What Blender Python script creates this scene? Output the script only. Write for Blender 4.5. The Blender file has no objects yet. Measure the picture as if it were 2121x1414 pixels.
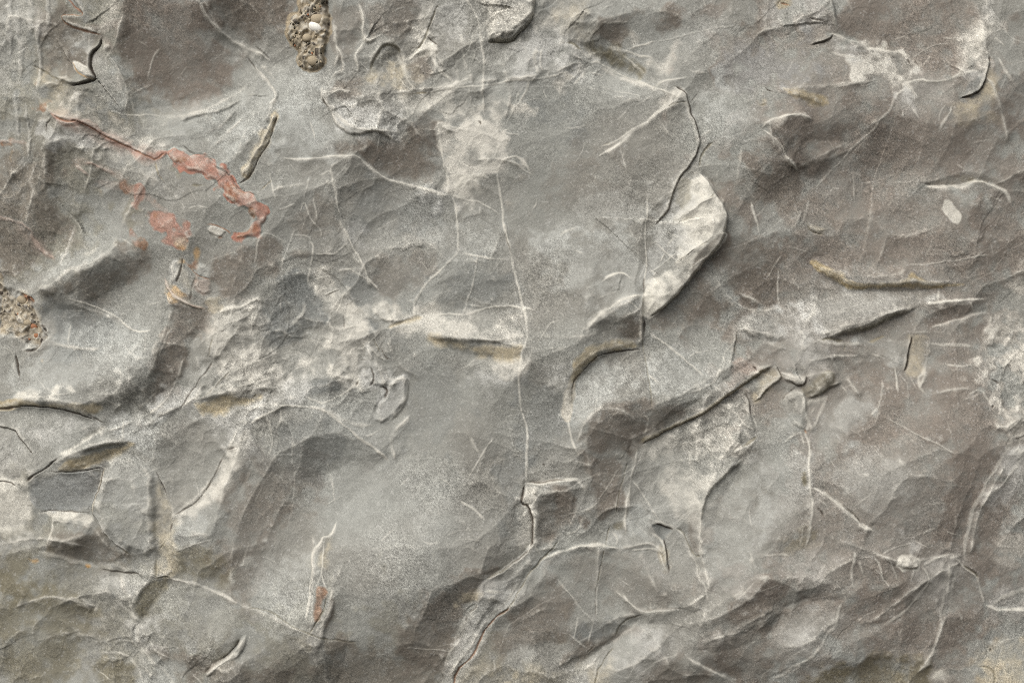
import bpy, math
import numpy as np

# ------------------------------------------------------------------ camera, sky, sun, exposure
SC = bpy.context.scene
S = 0.0005                      # metres per unit of the rock's own drawing grid
W, H = 2121.0, 1414.0           # size of the rock face in grid units
DIST = 1.5
cam_d = bpy.data.cameras.new("camera")
cam = bpy.data.objects.new("camera", cam_d)
SC.collection.objects.link(cam)
cam.location = (0.0, -DIST, 0.0)
cam.rotation_euler = (math.radians(90), 0, 0)
cam_d.sensor_width = 36.0
cam_d.lens = 36.0 * DIST / (W * S)
cam_d.clip_start = 0.05
cam_d.clip_end = 50.0
cam_d.dof.use_dof = True
cam_d.dof.focus_distance = DIST - 0.004
cam_d.dof.aperture_fstop = 5.0
SC.camera = cam

SUN_EL, SUN_AZ = 43.0, -34.0    # degrees; azimuth measured from straight out of the wall, minus = left
world = bpy.data.worlds.new("World")
SC.world = world
world.use_nodes = True
wn = world.node_tree
wn.nodes.clear()
wo = wn.nodes.new("ShaderNodeOutputWorld")
wb = wn.nodes.new("ShaderNodeBackground")
sky = wn.nodes.new("ShaderNodeTexSky")
sky.sky_type = 'NISHITA'
sky.sun_disc = False
sky.sun_elevation = math.radians(SUN_EL)
sky.sun_rotation = math.radians(180 - SUN_AZ)
sky.dust_density = 4.0
hs = wn.nodes.new("ShaderNodeHueSaturation")      # overcast: the blue washed out
hs.inputs["Saturation"].default_value = 0.18
wn.links.new(sky.outputs[0], hs.inputs["Color"])
wn.links.new(hs.outputs[0], wb.inputs["Color"])
wb.inputs["Strength"].default_value = 0.105
wn.links.new(wb.outputs[0], wo.inputs[0])

sun_d = bpy.data.lights.new("sun", 'SUN')
sun_d.energy = 1.35
sun_d.angle = math.radians(50)
sun_d.color = (1.0, 0.985, 0.955)
sun = bpy.data.objects.new("sun", sun_d)
SC.collection.objects.link(sun)
_el, _az = math.radians(SUN_EL), math.radians(SUN_AZ)
_L = (math.sin(_az) * math.cos(_el), -math.cos(_az) * math.cos(_el), math.sin(_el))   # towards the sun
from mathutils import Vector
sun.rotation_euler = Vector(_L).to_track_quat('Z', 'Y').to_euler()
sun.location = (-1.0, -2.0, 2.0)

SC.view_settings.view_transform = 'Standard'
SC.view_settings.look = 'None'
SC.view_settings.gamma = 1.0
SC.view_settings.exposure = 0.45
SC.cycles.max_bounces = 4
SC.cycles.use_denoising = False
SC.cycles.filter_width = 0.9

# ------------------------------------------------------------------ working grid
G = 1.75
PAD = 48.0
us = np.arange(-PAD, W + PAD + G, G, dtype=np.float32)
vs = np.arange(-PAD, H + PAD + G, G, dtype=np.float32)
NX, NY = len(us), len(vs)
rng = np.random.default_rng(7)

def _basis(n_out, coords, scale, n_lat):
    t = (coords - coords[0]) / scale + 1.0
    i = np.floor(t).astype(int)
    f = (t - i).astype(np.float32)
    B = np.zeros((n_out, n_lat), np.float32)
    r = np.arange(n_out)
    B[r, i - 1] += (1 - f) ** 3 / 6
    B[r, i] += (3 * f ** 3 - 6 * f ** 2 + 4) / 6
    B[r, i + 1] += (-3 * f ** 3 + 3 * f ** 2 + 3 * f + 1) / 6
    B[r, i + 2] += f ** 3 / 6
    return B

def noise(sx, sy=None):
    """smooth unit-variance noise with feature size sx, sy"""
    sy = sy or sx
    nx = int((us[-1] - us[0]) / sx) + 5
    ny = int((vs[-1] - vs[0]) / sy) + 5
    L = rng.standard_normal((ny, nx)).astype(np.float32)
    o = _basis(NY, vs, sy, ny) @ L @ _basis(NX, us, sx, nx).T
    return o / o.std()

def fbm(s, n=4, gain=0.5):
    o = 0; a = 1.0; tot = 0
    for k in range(n):
        o = o + a * noise(s); tot += a * a
        a *= gain; s /= 2.0
    return o / math.sqrt(tot)

def sstep(a, b, x):
    t = np.clip((x - a) / (b - a), 0, 1)
    return t * t * (3 - 2 * t)

UU0, VV0 = np.meshgrid(us, vs)
UU = UU0 + 2.2 * fbm(46, 3, .45) + 0.35 * noise(6)
VV = VV0 + 2.2 * fbm(46, 3, .45) + 0.35 * noise(6)
WN = rng.standard_normal((NY, NX)).astype(np.float32)       # grain by grain
N5, N12, N30, N80 = noise(5.5), fbm(13, 2), fbm(32, 3), fbm(85, 3)

HT = np.zeros((NY, NX), np.float32)          # relief, towards the viewer
COL = {k: np.array(c, np.float32) / 255.0 for k, c in dict(
    grey=(148, 147, 139), brown=(116, 108, 98), dgrey=(117, 118, 114), pale=(170, 170, 163),
    dust=(182, 180, 173), cream=(196, 191, 179), calc=(206, 201, 188), tan=(178, 167, 144),
    tany=(166, 150, 118), olive=(112, 105, 86), pink=(180, 156, 142), red=(163, 120, 104),
    rust=(140, 98, 72), orange=(190, 146, 92), crack=(58, 50, 42), blueg=(138, 140, 139),
    white=(230, 225, 214), umber=(126, 117, 107), conc=(154, 141, 119)).items()}

def lin(c):
    return np.where(c <= 0.04045, c / 12.92, ((c + 0.055) / 1.055) ** 2.4)

RGB = np.empty((NY, NX, 3), np.float32)
GRAIN = np.ones((NY, NX), np.float32)
PART = np.zeros((NY, NX), np.int16)          # which part a spot of the face belongs to
PARTS = [("stone_face", None)]
TX = dict(A1=(0, 0), A2=(520, 0), A3=(1040, 0), A4=(1560, 0), B1=(0, 460), B2=(520, 460), B3=(1040, 460),
          B4=(1560, 460), C1=(0, 934), C2=(520, 934), C3=(1040, 934), C4=(1560, 934), Z=(0, 0))

def pts(spec):
    """'A1 10,20 30,40 B1 5,6' -> points on the face; each letter-number sets the survey square"""
    o, k, out = (0, 0), 0.33941, []
    for w in spec.split():
        if w in TX:
            o = TX[w]; k = 1.0 if w == 'Z' else 0.33941
        else:
            x, y = w.split(',')
            out.append((o[0] + k * float(x), o[1] + k * float(y)))
    out = [(-32. if u <= 1 else W + 32 if u >= W - 2 else u, -32. if v <= 1 else H + 32 if v >= H - 2 else v) for u, v in out]   # runs on past the frame
    return np.array(out, np.float32)

def smooth(P, close=False):
    """one round of corner cutting keeps traced lines from looking ruled"""
    if len(P) < 3:
        return P
    Q = []
    n = len(P)
    rngi = range(n) if close else range(n - 1)
    if not close:
        Q.append(P[0])
    for i in rngi:
        a, b = P[i], P[(i + 1) % n]
        Q += [a * .75 + b * .25, a * .25 + b * .75]
    if not close:
        Q.append(P[-1])
    return np.array(Q, np.float32)

def box(P, r):
    x0, y0 = P.min(0) - r; x1, y1 = P.max(0) + r
    i0 = max(0, int((x0 - us[0]) / G)); i1 = min(NX, int((x1 - us[0]) / G) + 2)
    j0 = max(0, int((y0 - vs[0]) / G)); j1 = min(NY, int((y1 - vs[0]) / G) + 2)
    return (slice(j0, max(j1, j0 + 1)), slice(i0, max(i1, i0 + 1)))

def dist_line(P, sl):
    """distance, signed side (left +) and arc length share along the line"""
    X, Y = UU[sl], VV[sl]
    best = np.full(X.shape, 1e9, np.float32); sgn = np.ones_like(best); arc = np.zeros_like(best)
    seg = np.hypot(*(P[1:] - P[:-1]).T); tot = seg.sum(); acc = 0.0
    for (a, b), l in zip(zip(P[:-1], P[1:]), seg):
        d = (b - a) / max(l, 1e-6)
        px, py = X - a[0], Y - a[1]
        t = np.clip(px * d[0] + py * d[1], 0, l)
        qx, qy = px - t * d[0], py - t * d[1]
        dd = qx * qx + qy * qy
        m = dd < best
        best[m] = dd[m]
        side = np.where(px * d[1] - py * d[0] >= 0, 1, -1)
        sgn[m] = side[m]; arc[m] = (acc + t)[m]
        acc += l
    return np.sqrt(best), sgn, arc, tot

def ends(arc, tot, tap):
    tap = np.minimum(tap, tot * 0.45)
    return sstep(0, tap, arc) * sstep(0, tap, tot - arc)

def new_part(name, label=None):
    PARTS.append((name, label))
    return len(PARTS) - 1

def paint(sl, m, col):
    RGB[sl] = RGB[sl] * (1 - m[..., None]) + COL[col] * m[..., None]

def V(spec, w=5, s=.7, col='calc', h=.6, part='calcite_vein', tap=9, label=None):
    """a thin mineral vein: slightly proud, pale, broken here and there"""
    P = smooth(pts(spec)); sl = box(P, w * 2 + 8)
    pw, ps = w, s; w = w * .70; s = s * .68
    d, sg, arc, tot = dist_line(P, sl)
    e = ends(arc, tot, tap)
    ww = w * .46 * (0.55 + .45 * e) * (1 + .22 * N12[sl])
    core = np.exp(-(d / np.maximum(ww * 1.12, .9)) ** 3.4)
    m = core * s * (.45 + .55 * e) * np.clip(1.06 + .22 * N30[sl] + .10 * N5[sl], .3, 1.2)
    halo = np.exp(-(d / (w * 1.5 + 4)) ** 2) * s * .22 * e * np.clip(.6 + .6 * N12[sl], 0, 1)
    paint(sl, np.clip(halo, 0, 1), 'dust')
    paint(sl, np.clip(m, 0, 1), col)
    HT[sl] += h * core * e
    GRAIN[sl] *= 1 - .6 * np.clip(m, 0, 1)
    if part and pw >= 5 and ps >= .55 and tot > 24:
        k = new_part(part, label)
        q = PART[sl]; q[(d < pw * .5) & (e > .25)] = k

def K(spec, w=3, d=5, s=.7, col='crack', tap=10):
    """a crack: a groove with dirt in it; the dark of its depth is put into the colour too"""
    P = smooth(pts(spec)); sl = box(P, w * 3 + 6)
    dd, sg, arc, tot = dist_line(P, sl)
    e = ends(arc, tot, tap)
    ww = np.maximum(w * .42 * (.35 + .65 * e) * (1 + .35 * N12[sl]), .7)
    core = np.exp(-(dd / ww) ** 2)
    HT[sl] -= .45 * d * core * e
    paint(sl, np.clip(core * .85 * s * (.3 + .7 * e), 0, 1), col)

def F(spec, hl, Dl, hr=0, Dr=40, e=3, tap=26, wear=0.0, col='cream'):
    """a break in level: relief hl on the left of the line, hr on the right, dying away over Dl, Dr"""
    P = smooth(pts(spec)); sl = box(P, 3.6 * max(Dl if hl else 0, Dr if hr else 0, 6))
    d, sg, arc, tot = dist_line(P, sl)
    en = ends(arc, tot, tap + 1.2 * d)
    s = d * sg
    if e <= 5:
        e = e * .7
    k = 1 / (1 + np.exp(-np.clip(s / (e * .5), -30, 30)))
    a = hl * np.exp(-np.clip(s, 0, None) / Dl); b = hr * np.exp(-np.clip(-s, 0, None) / Dr)
    HT[sl] += 1.0 * en * (k * a + (1 - k) * b)
    if wear:
        up = 1 if hl > hr else -1
        m = np.exp(-((s * up - e * .8) / (e * .8 + 1.2)) ** 2) * wear * en * np.clip(.8 + .5 * N12[sl], 0, 1)
        paint(sl, np.clip(m, 0, 1), col)

def RIDGE(spec, h=4.0, D=22, pale=.36, w=5.5):
    """a worn crest: the stone falls away on both sides, the crest itself rubbed pale"""
    P = smooth(smooth(pts(spec))); sl = box(P, 3.2 * D)
    d, sg, arc, tot = dist_line(P, sl)
    en = ends(arc, tot, 22 + 1.0 * d)
    up = np.clip(1 + .45 * N30[sl], .2, 2)
    HT[sl] += h * up * en * np.exp(-d / np.where(sg > 0, D, D * .7))
    m = (np.exp(-(d / w) ** 2) * .6 + np.exp(-(d / (w * .4)) ** 2) * .4) * pale * en * np.clip(.7 + .55 * N30[sl] + .3 * N12[sl], 0, 1.4)
    paint(sl, np.clip(m, 0, .9), 'cream')

def poly_sd(P, sl):
    X, Y = UU[sl], VV[sl]
    best = np.full(X.shape, 1e9, np.float32); ins = np.zeros(X.shape, bool)
    n = len(P)
    for i in range(n):
        a, b = P[i], P[(i + 1) % n]
        d = b - a; l2 = max(float(d @ d), 1e-6)
        px, py = X - a[0], Y - a[1]
        t = np.clip((px * d[0] + py * d[1]) / l2, 0, 1)
        best = np.minimum(best, (px - t * d[0]) ** 2 + (py - t * d[1]) ** 2)
        if a[1] != b[1]:
            ins ^= ((a[1] > Y) != (b[1] > Y)) & (X < (b[0] - a[0]) * (Y - a[1]) / (b[1] - a[1]) + a[0])
    return np.where(ins, 1, -1) * np.sqrt(best)

TM = np.zeros((NY, NX), np.float32)          # wanted lean of each facet: + to the sky, - to the ground
def TP(spec, t, f=3):
    P = smooth(pts(spec), True); sl = box(P, 2 * f + 6)
    TM[sl] += t * sstep(-f, f, poly_sd(P, sl))

def P_(spec, col, s=.6, f=12, n=8, dh=0, fh=None, part=None, label=None, mott=.13, grain=1.0, g=0, raw=False):
    """a patch of one colour with a ragged border; dh lifts it"""
    if col in ('brown', 'umber', 'olive', 'dgrey', 'pale', 'blueg') and f > 8:
        n = n + .35 * f; f = 4 + .6 * f; s = min(s * 1.1, .9); mott = max(mott, .25)
    if col in ('cream', 'dust', 'tan') and not part == 'stone_chip':
        f = 1.35 * f + 2; n = 1.2 * n + 2; mott = max(mott, .3)
    P = pts(spec) if raw else smooth(pts(spec), True)
    sl = box(P, 2.2 * f + 2 * n + 6)
    sd = poly_sd(P, sl) + g
    q = sd + n * (.55 * N30[sl] + .45 * N12[sl]) + .22 * min(f, 14) * (.5 * N5[sl] + .12 * WN[sl]) * .7
    m = sstep(-f, f, q) * s
    m = m * np.clip(1 + mott * (.6 * N12[sl] + .6 * N30[sl] + .25 * N5[sl] + .12 * WN[sl]), 0, 1.3)
    m = np.clip(m, 0, 1)
    paint(sl, m, col)
    GRAIN[sl] *= 1 - m * (1 - grain)
    lean = {'brown': -.16, 'umber': -.15, 'olive': -.22, 'dgrey': -.10, 'pale': .18}.get(col)
    if lean and f < 60:
        TM[sl] += lean * s * sstep(-5, 5, sd + .3 * n * N30[sl])
    if dh:
        fh = fh or f
        HT[sl] += dh * sstep(-1.2, fh, sd + .25 * n * N12[sl])
    if part:
        k = new_part(part, label)
        qq = PART[sl]; qq[sd > 0] = k

ROUGH = np.full((NY, NX), .46, np.float32)   # how broken the skin is
def RUF(spec, level, f=30):
    P = smooth(pts(spec), True); sl = box(P, 2 * f + 20)
    m = sstep(-f, f, poly_sd(P, sl) + 10 * N30[sl])
    ROUGH[sl] = ROUGH[sl] * (1 - m) + level * m

def scallops(cell, seed, aniso=1.4, ang=-34):
    """shell-like break: hollow bowls meeting in sharp crests; unit slope at a typical crest"""
    r = np.random.default_rng(seed)
    nx, ny = int((us[-1] - us[0]) / cell) + 8, int((vs[-1] - vs[0]) / cell) + 8
    jx, jy = r.uniform(.08, .92, (ny, nx)), r.uniform(.08, .92, (ny, nx)); off = r.uniform(0, .35, (ny, nx))
    th = np.radians(ang + r.normal(0, 28, (ny, nx))); CT, ST = np.cos(th).astype(np.float32), np.sin(th).astype(np.float32); an = r.uniform(1.0, aniso, (ny, nx))
    X = (UU0 - us[0] + .16 * cell * noise(cell * .9) + .05 * cell * noise(cell * .3)) / cell + 3
    Y = (VV0 - vs[0] + .16 * cell * noise(cell * .9) + .05 * cell * noise(cell * .3)) / cell + 3
    bx, by = np.floor(X).astype(int), np.floor(Y).astype(int)
    best = np.full(X.shape, 9.0, np.float32)
    for dy in (-1, 0, 1):
        for dx in (-1, 0, 1):
            ii = np.clip(bx + dx, 0, nx - 1); jj = np.clip(by + dy, 0, ny - 1)
            px, py = X - ii - jx[jj, ii], Y - jj - jy[jj, ii]
            c, s, a = CT[jj, ii], ST[jj, ii], an[jj, ii]
            q = ((px * c + py * s) / a) ** 2 + ((-px * s + py * c) * a ** .5) ** 2 + off[jj, ii]
            best = np.minimum(best, q.astype(np.float32))
    return (best - best.mean()) * cell

def facets(cell, seed, ang=-34):
    """angular chips: each piece of the skin has its own lean and level, so neighbours meet in small steps"""
    r = np.random.default_rng(seed)
    nx, ny = int((us[-1] - us[0]) / cell) + 8, int((vs[-1] - vs[0]) / cell) + 8
    jx, jy = r.uniform(.1, .9, (ny, nx)), r.uniform(.1, .9, (ny, nx)); off = r.normal(0, 1, (ny, nx)); wt = r.uniform(0, .35, (ny, nx))
    tx, ty = r.normal(0, 1, (ny, nx)), r.normal(0, 1, (ny, nx))
    c, s = math.cos(math.radians(ang)), math.sin(math.radians(ang))
    X = (UU0 - us[0] + .22 * cell * fbm(cell * .8, 3, .55)) / cell + 3
    Y = (VV0 - vs[0] + .22 * cell * fbm(cell * .8, 3, .55)) / cell + 3
    bx, by = np.floor(X).astype(int), np.floor(Y).astype(int)
    best = np.full(X.shape, 9.0, np.float32); hh = np.zeros_like(best); lv = np.zeros_like(best)
    for dy in (-1, 0, 1):
        for dx in (-1, 0, 1):
            ii = np.clip(bx + dx, 0, nx - 1); jj = np.clip(by + dy, 0, ny - 1)
            px, py = X - ii - jx[jj, ii], Y - jj - jy[jj, ii]
            q = ((px * c + py * s) / 1.25) ** 2 + ((-px * s + py * c) * 1.12) ** 2 + wt[jj, ii]
            m = q < best
            best[m] = q[m]; hh[m] = (px * tx[jj, ii] + py * ty[jj, ii])[m]; lv[m] = off[jj, ii][m]
    return hh * cell, lv

def terraces(scale, n, seed_w=.05):
    """thin layers flaked off: flat treads with crisp broken edges"""
    f = fbm(scale, 4, .5); o = 0
    for k in range(n):
        lv = -1.5 + 3.0 * (k + .5) / n
        o = o + sstep(lv - seed_w, lv + seed_w, f)
    return o - o.mean()

TILT = []
def T(cx, cy, rx, ry, rot, t):
    TILT.append((cx, cy, rx, ry, rot, t))

# ------------------------------------------------------------------ ground tone of the stone
RGB[:] = COL['grey']
_m = np.clip(.5 + .34 * N80 + .05 * N30, 0, 1)[..., None]
RGB[:] = RGB * (1 - .30 * _m) + COL['brown'] * .30 * _m
_m = np.clip(.15 + .40 * fbm(120, 3), 0, 1)[..., None]
RGB[:] = RGB * (1 - .45 * _m) + COL['pale'] * .45 * _m

P_("Z 1480,-100 2300,-100 2300,1500 1500,1500 1620,1000 1480,700 1560,400", 'umber', .5, 120, 60)
P_("Z -100,-100 330,-100 300,300 200,560 -100,620", 'olive', .28, 90, 50)
P_("Z -100,1080 300,1120 500,1300 1100,1330 1200,1500 -100,1500", 'olive', .2, 110, 60)

# soft undulation of the bed
HT += 9.0 * fbm(260, 3, .45) + 2.2 * fbm(110, 2) + .35 * N30 + .10 * N12

# ------------------------------------------------------------------ brown skins: weathering stain, and shade of down-leaning faces put into colour
P_("A1 800,0 1210,0 1290,130 1420,250 1450,330 1400,430 1250,540 1000,600 830,590 770,500 720,380 680,260 740,140", 'umber', .68, 46, 10)
P_("A1 690,240 800,0 830,0 800,300 780,480 740,400", 'brown', .5, 8, 4)
P_("A1 1240,0 A2 210,0 200,60 120,200 0,260 A1 1450,220 1320,120", 'brown', .7, 16, 6)
P_("A1 230,60 370,40 380,140 520,200 600,230 540,330 530,450 430,500 300,460 200,400 220,250", 'brown', .55, 24, 12)
P_("A1 0,880 200,860 330,1000 400,1150 380,1414 B1 300,40 200,120 100,260 0,300", 'brown', .5, 30, 14)
P_("B1 165,430 560,290 700,200 740,110 860,150 900,250 780,400 520,470 380,450 250,430", 'brown', .5, 34, 12)
P_("B1 200,480 400,470 600,540 640,640 520,780 380,800 250,640", 'dgrey', .55, 40, 14)
P_("B1 930,850 970,680 1080,480 1250,530 1200,700 1130,850 1080,1000 980,1100 860,1080 930,950", 'brown', .62, 18, 10)
P_("B1 1270,250 1400,230 1570,100 1591,300 1540,420 1440,460 1310,420", 'brown', .62, 14, 6)
P_("C1 1591,0 1500,180 1400,280 1320,450 1310,600 1400,800 1470,930 1540,960 C2 120,500 250,300 380,300 430,100 300,0 60,0", 'brown', .45, 34, 14)
P_("B2 120,1280 260,1190 400,1170 560,1290 600,1414 C2 400,200 200,200 60,80", 'dgrey', .35, 34, 14)
P_("A2 450,930 530,850 640,860 780,900 940,860 990,720 1150,720 1150,800 1135,900 1150,1070 930,1120 760,1020 650,960 480,950", 'brown', .7, 10, 6)
P_("A2 490,500 560,470 700,480 700,620 520,620", 'brown', .6, 14, 8)
P_("A2 500,20 640,20 670,100 670,190 640,300 560,420 510,280 490,100", 'brown', .35, 16, 8)
P_("A2 960,360 1080,290 1110,380 1100,470 1000,480", 'brown', .5, 12, 6)
P_("A2 780,0 900,0 1000,90 970,160 900,190 790,200 700,100", 'brown', .4, 20, 10)
P_("A2 760,1050 930,1130 1180,1190 1220,1260 1000,1414 640,1414 560,1200", 'dgrey', .35, 36, 12)
P_("A3 610,70 850,30 900,80 790,160 760,240 560,230", 'brown', .6, 14, 8)
P_("A3 880,140 1060,120 1090,180 960,220 880,190", 'brown', .55, 18, 8)
P_("A3 480,260 600,270 760,330 870,450 740,430 600,340", 'olive', .65, 10, 5)  # dark shading of the valley put into the olive tint
P_("A3 200,20 330,30 330,110 220,80", 'dgrey', .5, 12, 6)
P_("A3 150,560 500,620 560,740 300,800 160,720", 'dgrey', .3, 40, 14)
P_("A3 200,1050 700,980 800,1200 500,1300 200,1250", 'brown', .22, 50, 20)
P_("A3 1400,300 1591,260 A4 300,300 420,380 300,520 60,540 A3 1520,640 1400,560", 'blueg', .35, 40, 20)
P_("A3 1400,100 1591,150 1591,250 1440,220", 'brown', .4, 20, 10)
P_("A4 540,0 1440,0 1400,120 1260,190 1290,430 1150,470 1020,430 940,290 720,260 530,190", 'umber', .55, 24, 10)
P_("A4 540,540 900,540 830,660 680,840 400,1130 250,960 120,880 90,780 240,720 420,800 640,700", 'umber', .55, 36, 14)
P_("A4 700,850 900,620 1130,800 1300,900 1300,1060 1060,1080 800,1100 560,1000", 'umber', .5, 40, 16)
P_("A4 1500,450 1653,380 1653,760 1480,720", 'umber', .45, 20, 10)
P_("A4 1360,1120 1440,1130 1440,1414 B4 1350,20 1300,0", 'umber', .6, 14, 6)
P_("A4 1270,1070 1400,1080 1460,1100 1300,1112", 'olive', .5, 8, 3)  # down-facing band above the lip, its shade put into the colour
P_("A3 1420,920 1480,900 1591,1050 A4 250,1060 400,1130 100,1300 0,1180", 'brown', .45, 24, 8)
P_("B3 1250,230 1290,330 1400,460 1591,540 B4 175,525 160,300 220,180 60,90 B3 1500,60 1380,80", 'brown', .62, 20, 8)
P_("B3 1130,390 1240,260 1300,340 1420,480 1560,545 1430,620 1200,620 960,620 910,590", 'brown', .5, 30, 10)
P_("B4 0,60 300,60 700,30 1200,100 1500,160 1653,60 1653,300 1400,340 1200,300 900,250 500,230 300,220", 'umber', .42, 30, 14)
P_("B4 480,680 640,640 780,600 900,550 970,520 850,590 760,640 620,670", 'olive', .75, 7, 3)
P_("B4 1060,560 1330,490 1370,550 1240,600 1090,650 990,650 1000,610", 'umber', .65, 10, 5)
P_("B4 1300,640 1480,560 1470,720 1360,740", 'umber', .5, 14, 6)
P_("B4 480,840 800,850 860,960 700,1160 560,1240 420,1414 600,1414 900,1300 1050,1330 1300,1414 1500,1200 1350,900 1080,900 1040,1040 880,1030 500,900", 'umber', .5, 24, 12)
P_("B4 1090,780 1360,770 1350,860 1100,880", 'umber', .45, 14, 8)
P_("B3 640,1080 900,1075 910,1130 890,1250 850,1330 830,1370 700,1414 520,1414 520,1300 560,1170", 'brown', .6, 10, 7)
P_("B3 960,1100 1050,1100 1130,1170 1000,1260 850,1345 900,1150", 'brown', .55, 10, 5)
P_("C3 500,0 560,0 770,0 760,150 700,400 620,440 480,460 560,330 600,280 520,150", 'brown', .62, 14, 8)
P_("C3 330,250 450,230 460,380 330,540 280,560", 'brown', .62, 12, 6)
P_("C3 200,250 330,240 300,540 210,560", 'brown', .3, 14, 6)
P_("B3 700,650 850,570 852,735 720,700", 'brown', .6, 10, 4)
P_("C2 1480,690 1591,690 1440,780 1410,860 1380,930 1320,1000 1250,1140 1210,1230 1150,1390 870,1230 960,1080 1060,920 1150,800 1300,760", 'brown', .5, 18, 12)
P_("C2 460,1130 620,1150 900,1220 1150,1400 1150,1414 380,1414 430,1260", 'brown', .40, 26, 12)
P_("C2 0,1340 220,1310 240,1414 0,1414", 'brown', .4, 20, 10)
P_("C3 430,1060 620,1000 720,1060 650,1150 530,1190 430,1170", 'dgrey', .6, 18, 8)
P_("C3 290,1330 420,1190 520,1180 700,1140 860,1080 700,1180 520,1240 380,1310", 'brown', .6, 14, 6)
P_("C3 100,960 260,760 360,800 540,1000 430,1050 300,1200 100,1240 0,1290 0,1010", 'brown', .5, 26, 12)
P_("C3 420,880 560,860 640,940 800,1000 940,950 1140,880 1060,760 780,640 420,640 340,680", 'brown', .28, 24, 12)
P_("C3 1591,740 1500,880 1380,960 1250,1010 1180,1120 1100,1230 1400,1350 1591,1414 C4 200,1250 60,1100 300,900 60,780", 'brown', .5, 30, 12)
P_("C3 880,1360 1060,1240 1330,1360 1400,1414 860,1414", 'brown', .5, 22, 8)
P_("C3 1140,430 1200,430 1215,630 1160,600", 'brown', .6, 8, 4)
P_("C3 1270,300 1400,320 1400,440 1240,460", 'brown', .25, 24, 8)
P_("C4 1200,0 1500,0 1400,180 1260,420 1180,560 1060,540 1160,250", 'umber', .72, 16, 8)
P_("C4 1400,280 1560,220 1500,540 1400,900 1300,600", 'umber', .6, 16, 8)
P_("C4 0,780 200,770 420,860 520,860 850,760 1000,860 700,1100 500,950 200,900 0,830", 'umber', .6, 26, 12)
P_("C4 450,1260 1080,1220 1050,1414 300,1414", 'olive', .6, 26, 12)
P_("C4 700,1080 1100,1000 1300,1010 1400,1200 1000,1200 700,1180", 'umber', .45, 26, 12)
P_("C4 160,520 340,440 330,560 160,640", 'olive', .4, 20, 10)
P_("C1 340,560 560,450 700,560 800,680 560,690 300,610", 'brown', .45, 20, 10)
P_("C1 0,580 230,620 200,760 330,760 300,840 0,800", 'olive', .36, 44, 26)
P_("C1 0,860 300,900 560,960 540,1200 300,1414 0,1414", 'olive', .35, 30, 16)
P_("C1 1070,590 1300,550 1390,800 1260,800 1090,720", 'olive', .4, 20, 8)
P_("C1 560,1300 790,1250 860,1414 560,1414", 'olive', .45, 16, 8)
P_("C1 900,1200 1170,1200 1250,1330 1120,1390 960,1280", 'brown', .45, 20, 10)
P_("B2 60,90 230,130 190,270 100,350 20,400 10,260", 'brown', .45, 10, 5)
P_("B2 220,180 380,185 370,225 210,225", 'brown', .5, 6, 3)
P_("B2 70,520 160,330 330,310 330,400 420,430 460,560 480,610 330,720 200,790 80,750", 'dgrey', .62, 10, 7)
P_("B2 530,350 590,300 700,340 770,430 700,480 650,520 590,460 540,390", 'dgrey', .55, 8, 5)
P_("B2 650,560 790,590 790,640 720,690 700,610", 'dgrey', .7, 4, 3)
P_("B2 770,690 1000,720 1140,800 1200,850 1300,980 1150,1260 960,1180 960,1020 930,900 850,830", 'dgrey', .22, 60, 40)
P_("B2 370,930 480,930 560,1010 500,1080 430,1080 340,1040", 'dgrey', .6, 10, 6)
P_("B2 1230,240 1380,215 1591,240 1591,480 1420,500 1290,560 1100,480", 'dgrey', .42, 24, 10)
P_("B2 780,180 1200,180 1150,260 1000,430 900,420 780,380", 'brown', .28, 30, 14)
P_("C3 0,0 130,0 130,170 110,330 0,560", 'dgrey', .35, 30, 12)
P_("B3 90,1000 360,1000 380,1250 300,1414 160,1414", 'dgrey', .35, 26, 10)
P_("A2 250,1290 500,1200 560,1400 460,1414 B2 380,80 200,60", 'brown', .35, 20, 8)

# ------------------------------------------------------------------ pale grey, dusty skins
P_("A2 200,440 420,440 440,620 520,800 640,860 480,940 200,960 100,900 160,700 250,600", 'pale', .55, 30, 12)
P_("A1 1060,700 1400,660 1500,600 1560,800 1400,920 1280,880 900,860 820,760", 'pale', .45, 40, 14)
P_("A3 1150,560 1400,560 1560,700 1400,860 1230,800 1180,700", 'pale', .5, 36, 12)
P_("A3 300,1380 860,1050 870,1414 300,1414", 'pale', .3, 50, 16)
P_("B3 180,100 830,60 850,450 600,500 280,300", 'pale', .38, 40, 18)
P_("B3 540,850 850,780 870,1040 640,1070 540,1170 430,1250 430,1020", 'pale', .5, 16, 8)
P_("B3 900,700 1330,900 1350,1000 1140,1090 920,1040 880,820", 'pale', .42, 22, 10)
P_("B4 200,440 640,410 1000,420 1090,480 860,560 640,630 420,690 360,560", 'pale', .38, 30, 12)
P_("B3 1440,600 1591,560 B4 180,550 220,700 60,760 B3 1560,740 1470,700", 'pale', .4, 16, 8)
P_("B4 360,1240 560,1060 800,1120 600,1240 460,1414 350,1414", 'pale', .45, 20, 8)
P_("C4 0,0 320,0 320,300 200,470 0,560", 'pale', .42, 40, 14)
P_("C3 1240,300 1480,60 1591,40 1591,700 1300,850 1220,560", 'pale', .32, 36, 14)
P_("C4 420,60 900,20 1060,40 900,250 700,330", 'pale', .35, 36, 14)
P_("C4 160,600 420,620 440,850 330,860 200,740", 'dust', .45, 26, 12)
P_("C4 560,960 480,1060 400,1180 200,1300 60,1200 160,1000", 'pale', .3, 40, 14)
P_("C4 200,1120 330,1080 300,1180", 'dust', .4, 18, 8)
P_("C2 500,250 1000,200 1100,600 900,900 600,750", 'pale', .16, 60, 20)
P_("C2 60,560 380,620 370,900 340,1070 60,960 0,820", 'pale', .35, 40, 14)
P_("C1 1050,800 1330,870 1450,1000 1300,1180 1060,1000", 'pale', .30, 40, 14)
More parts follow.
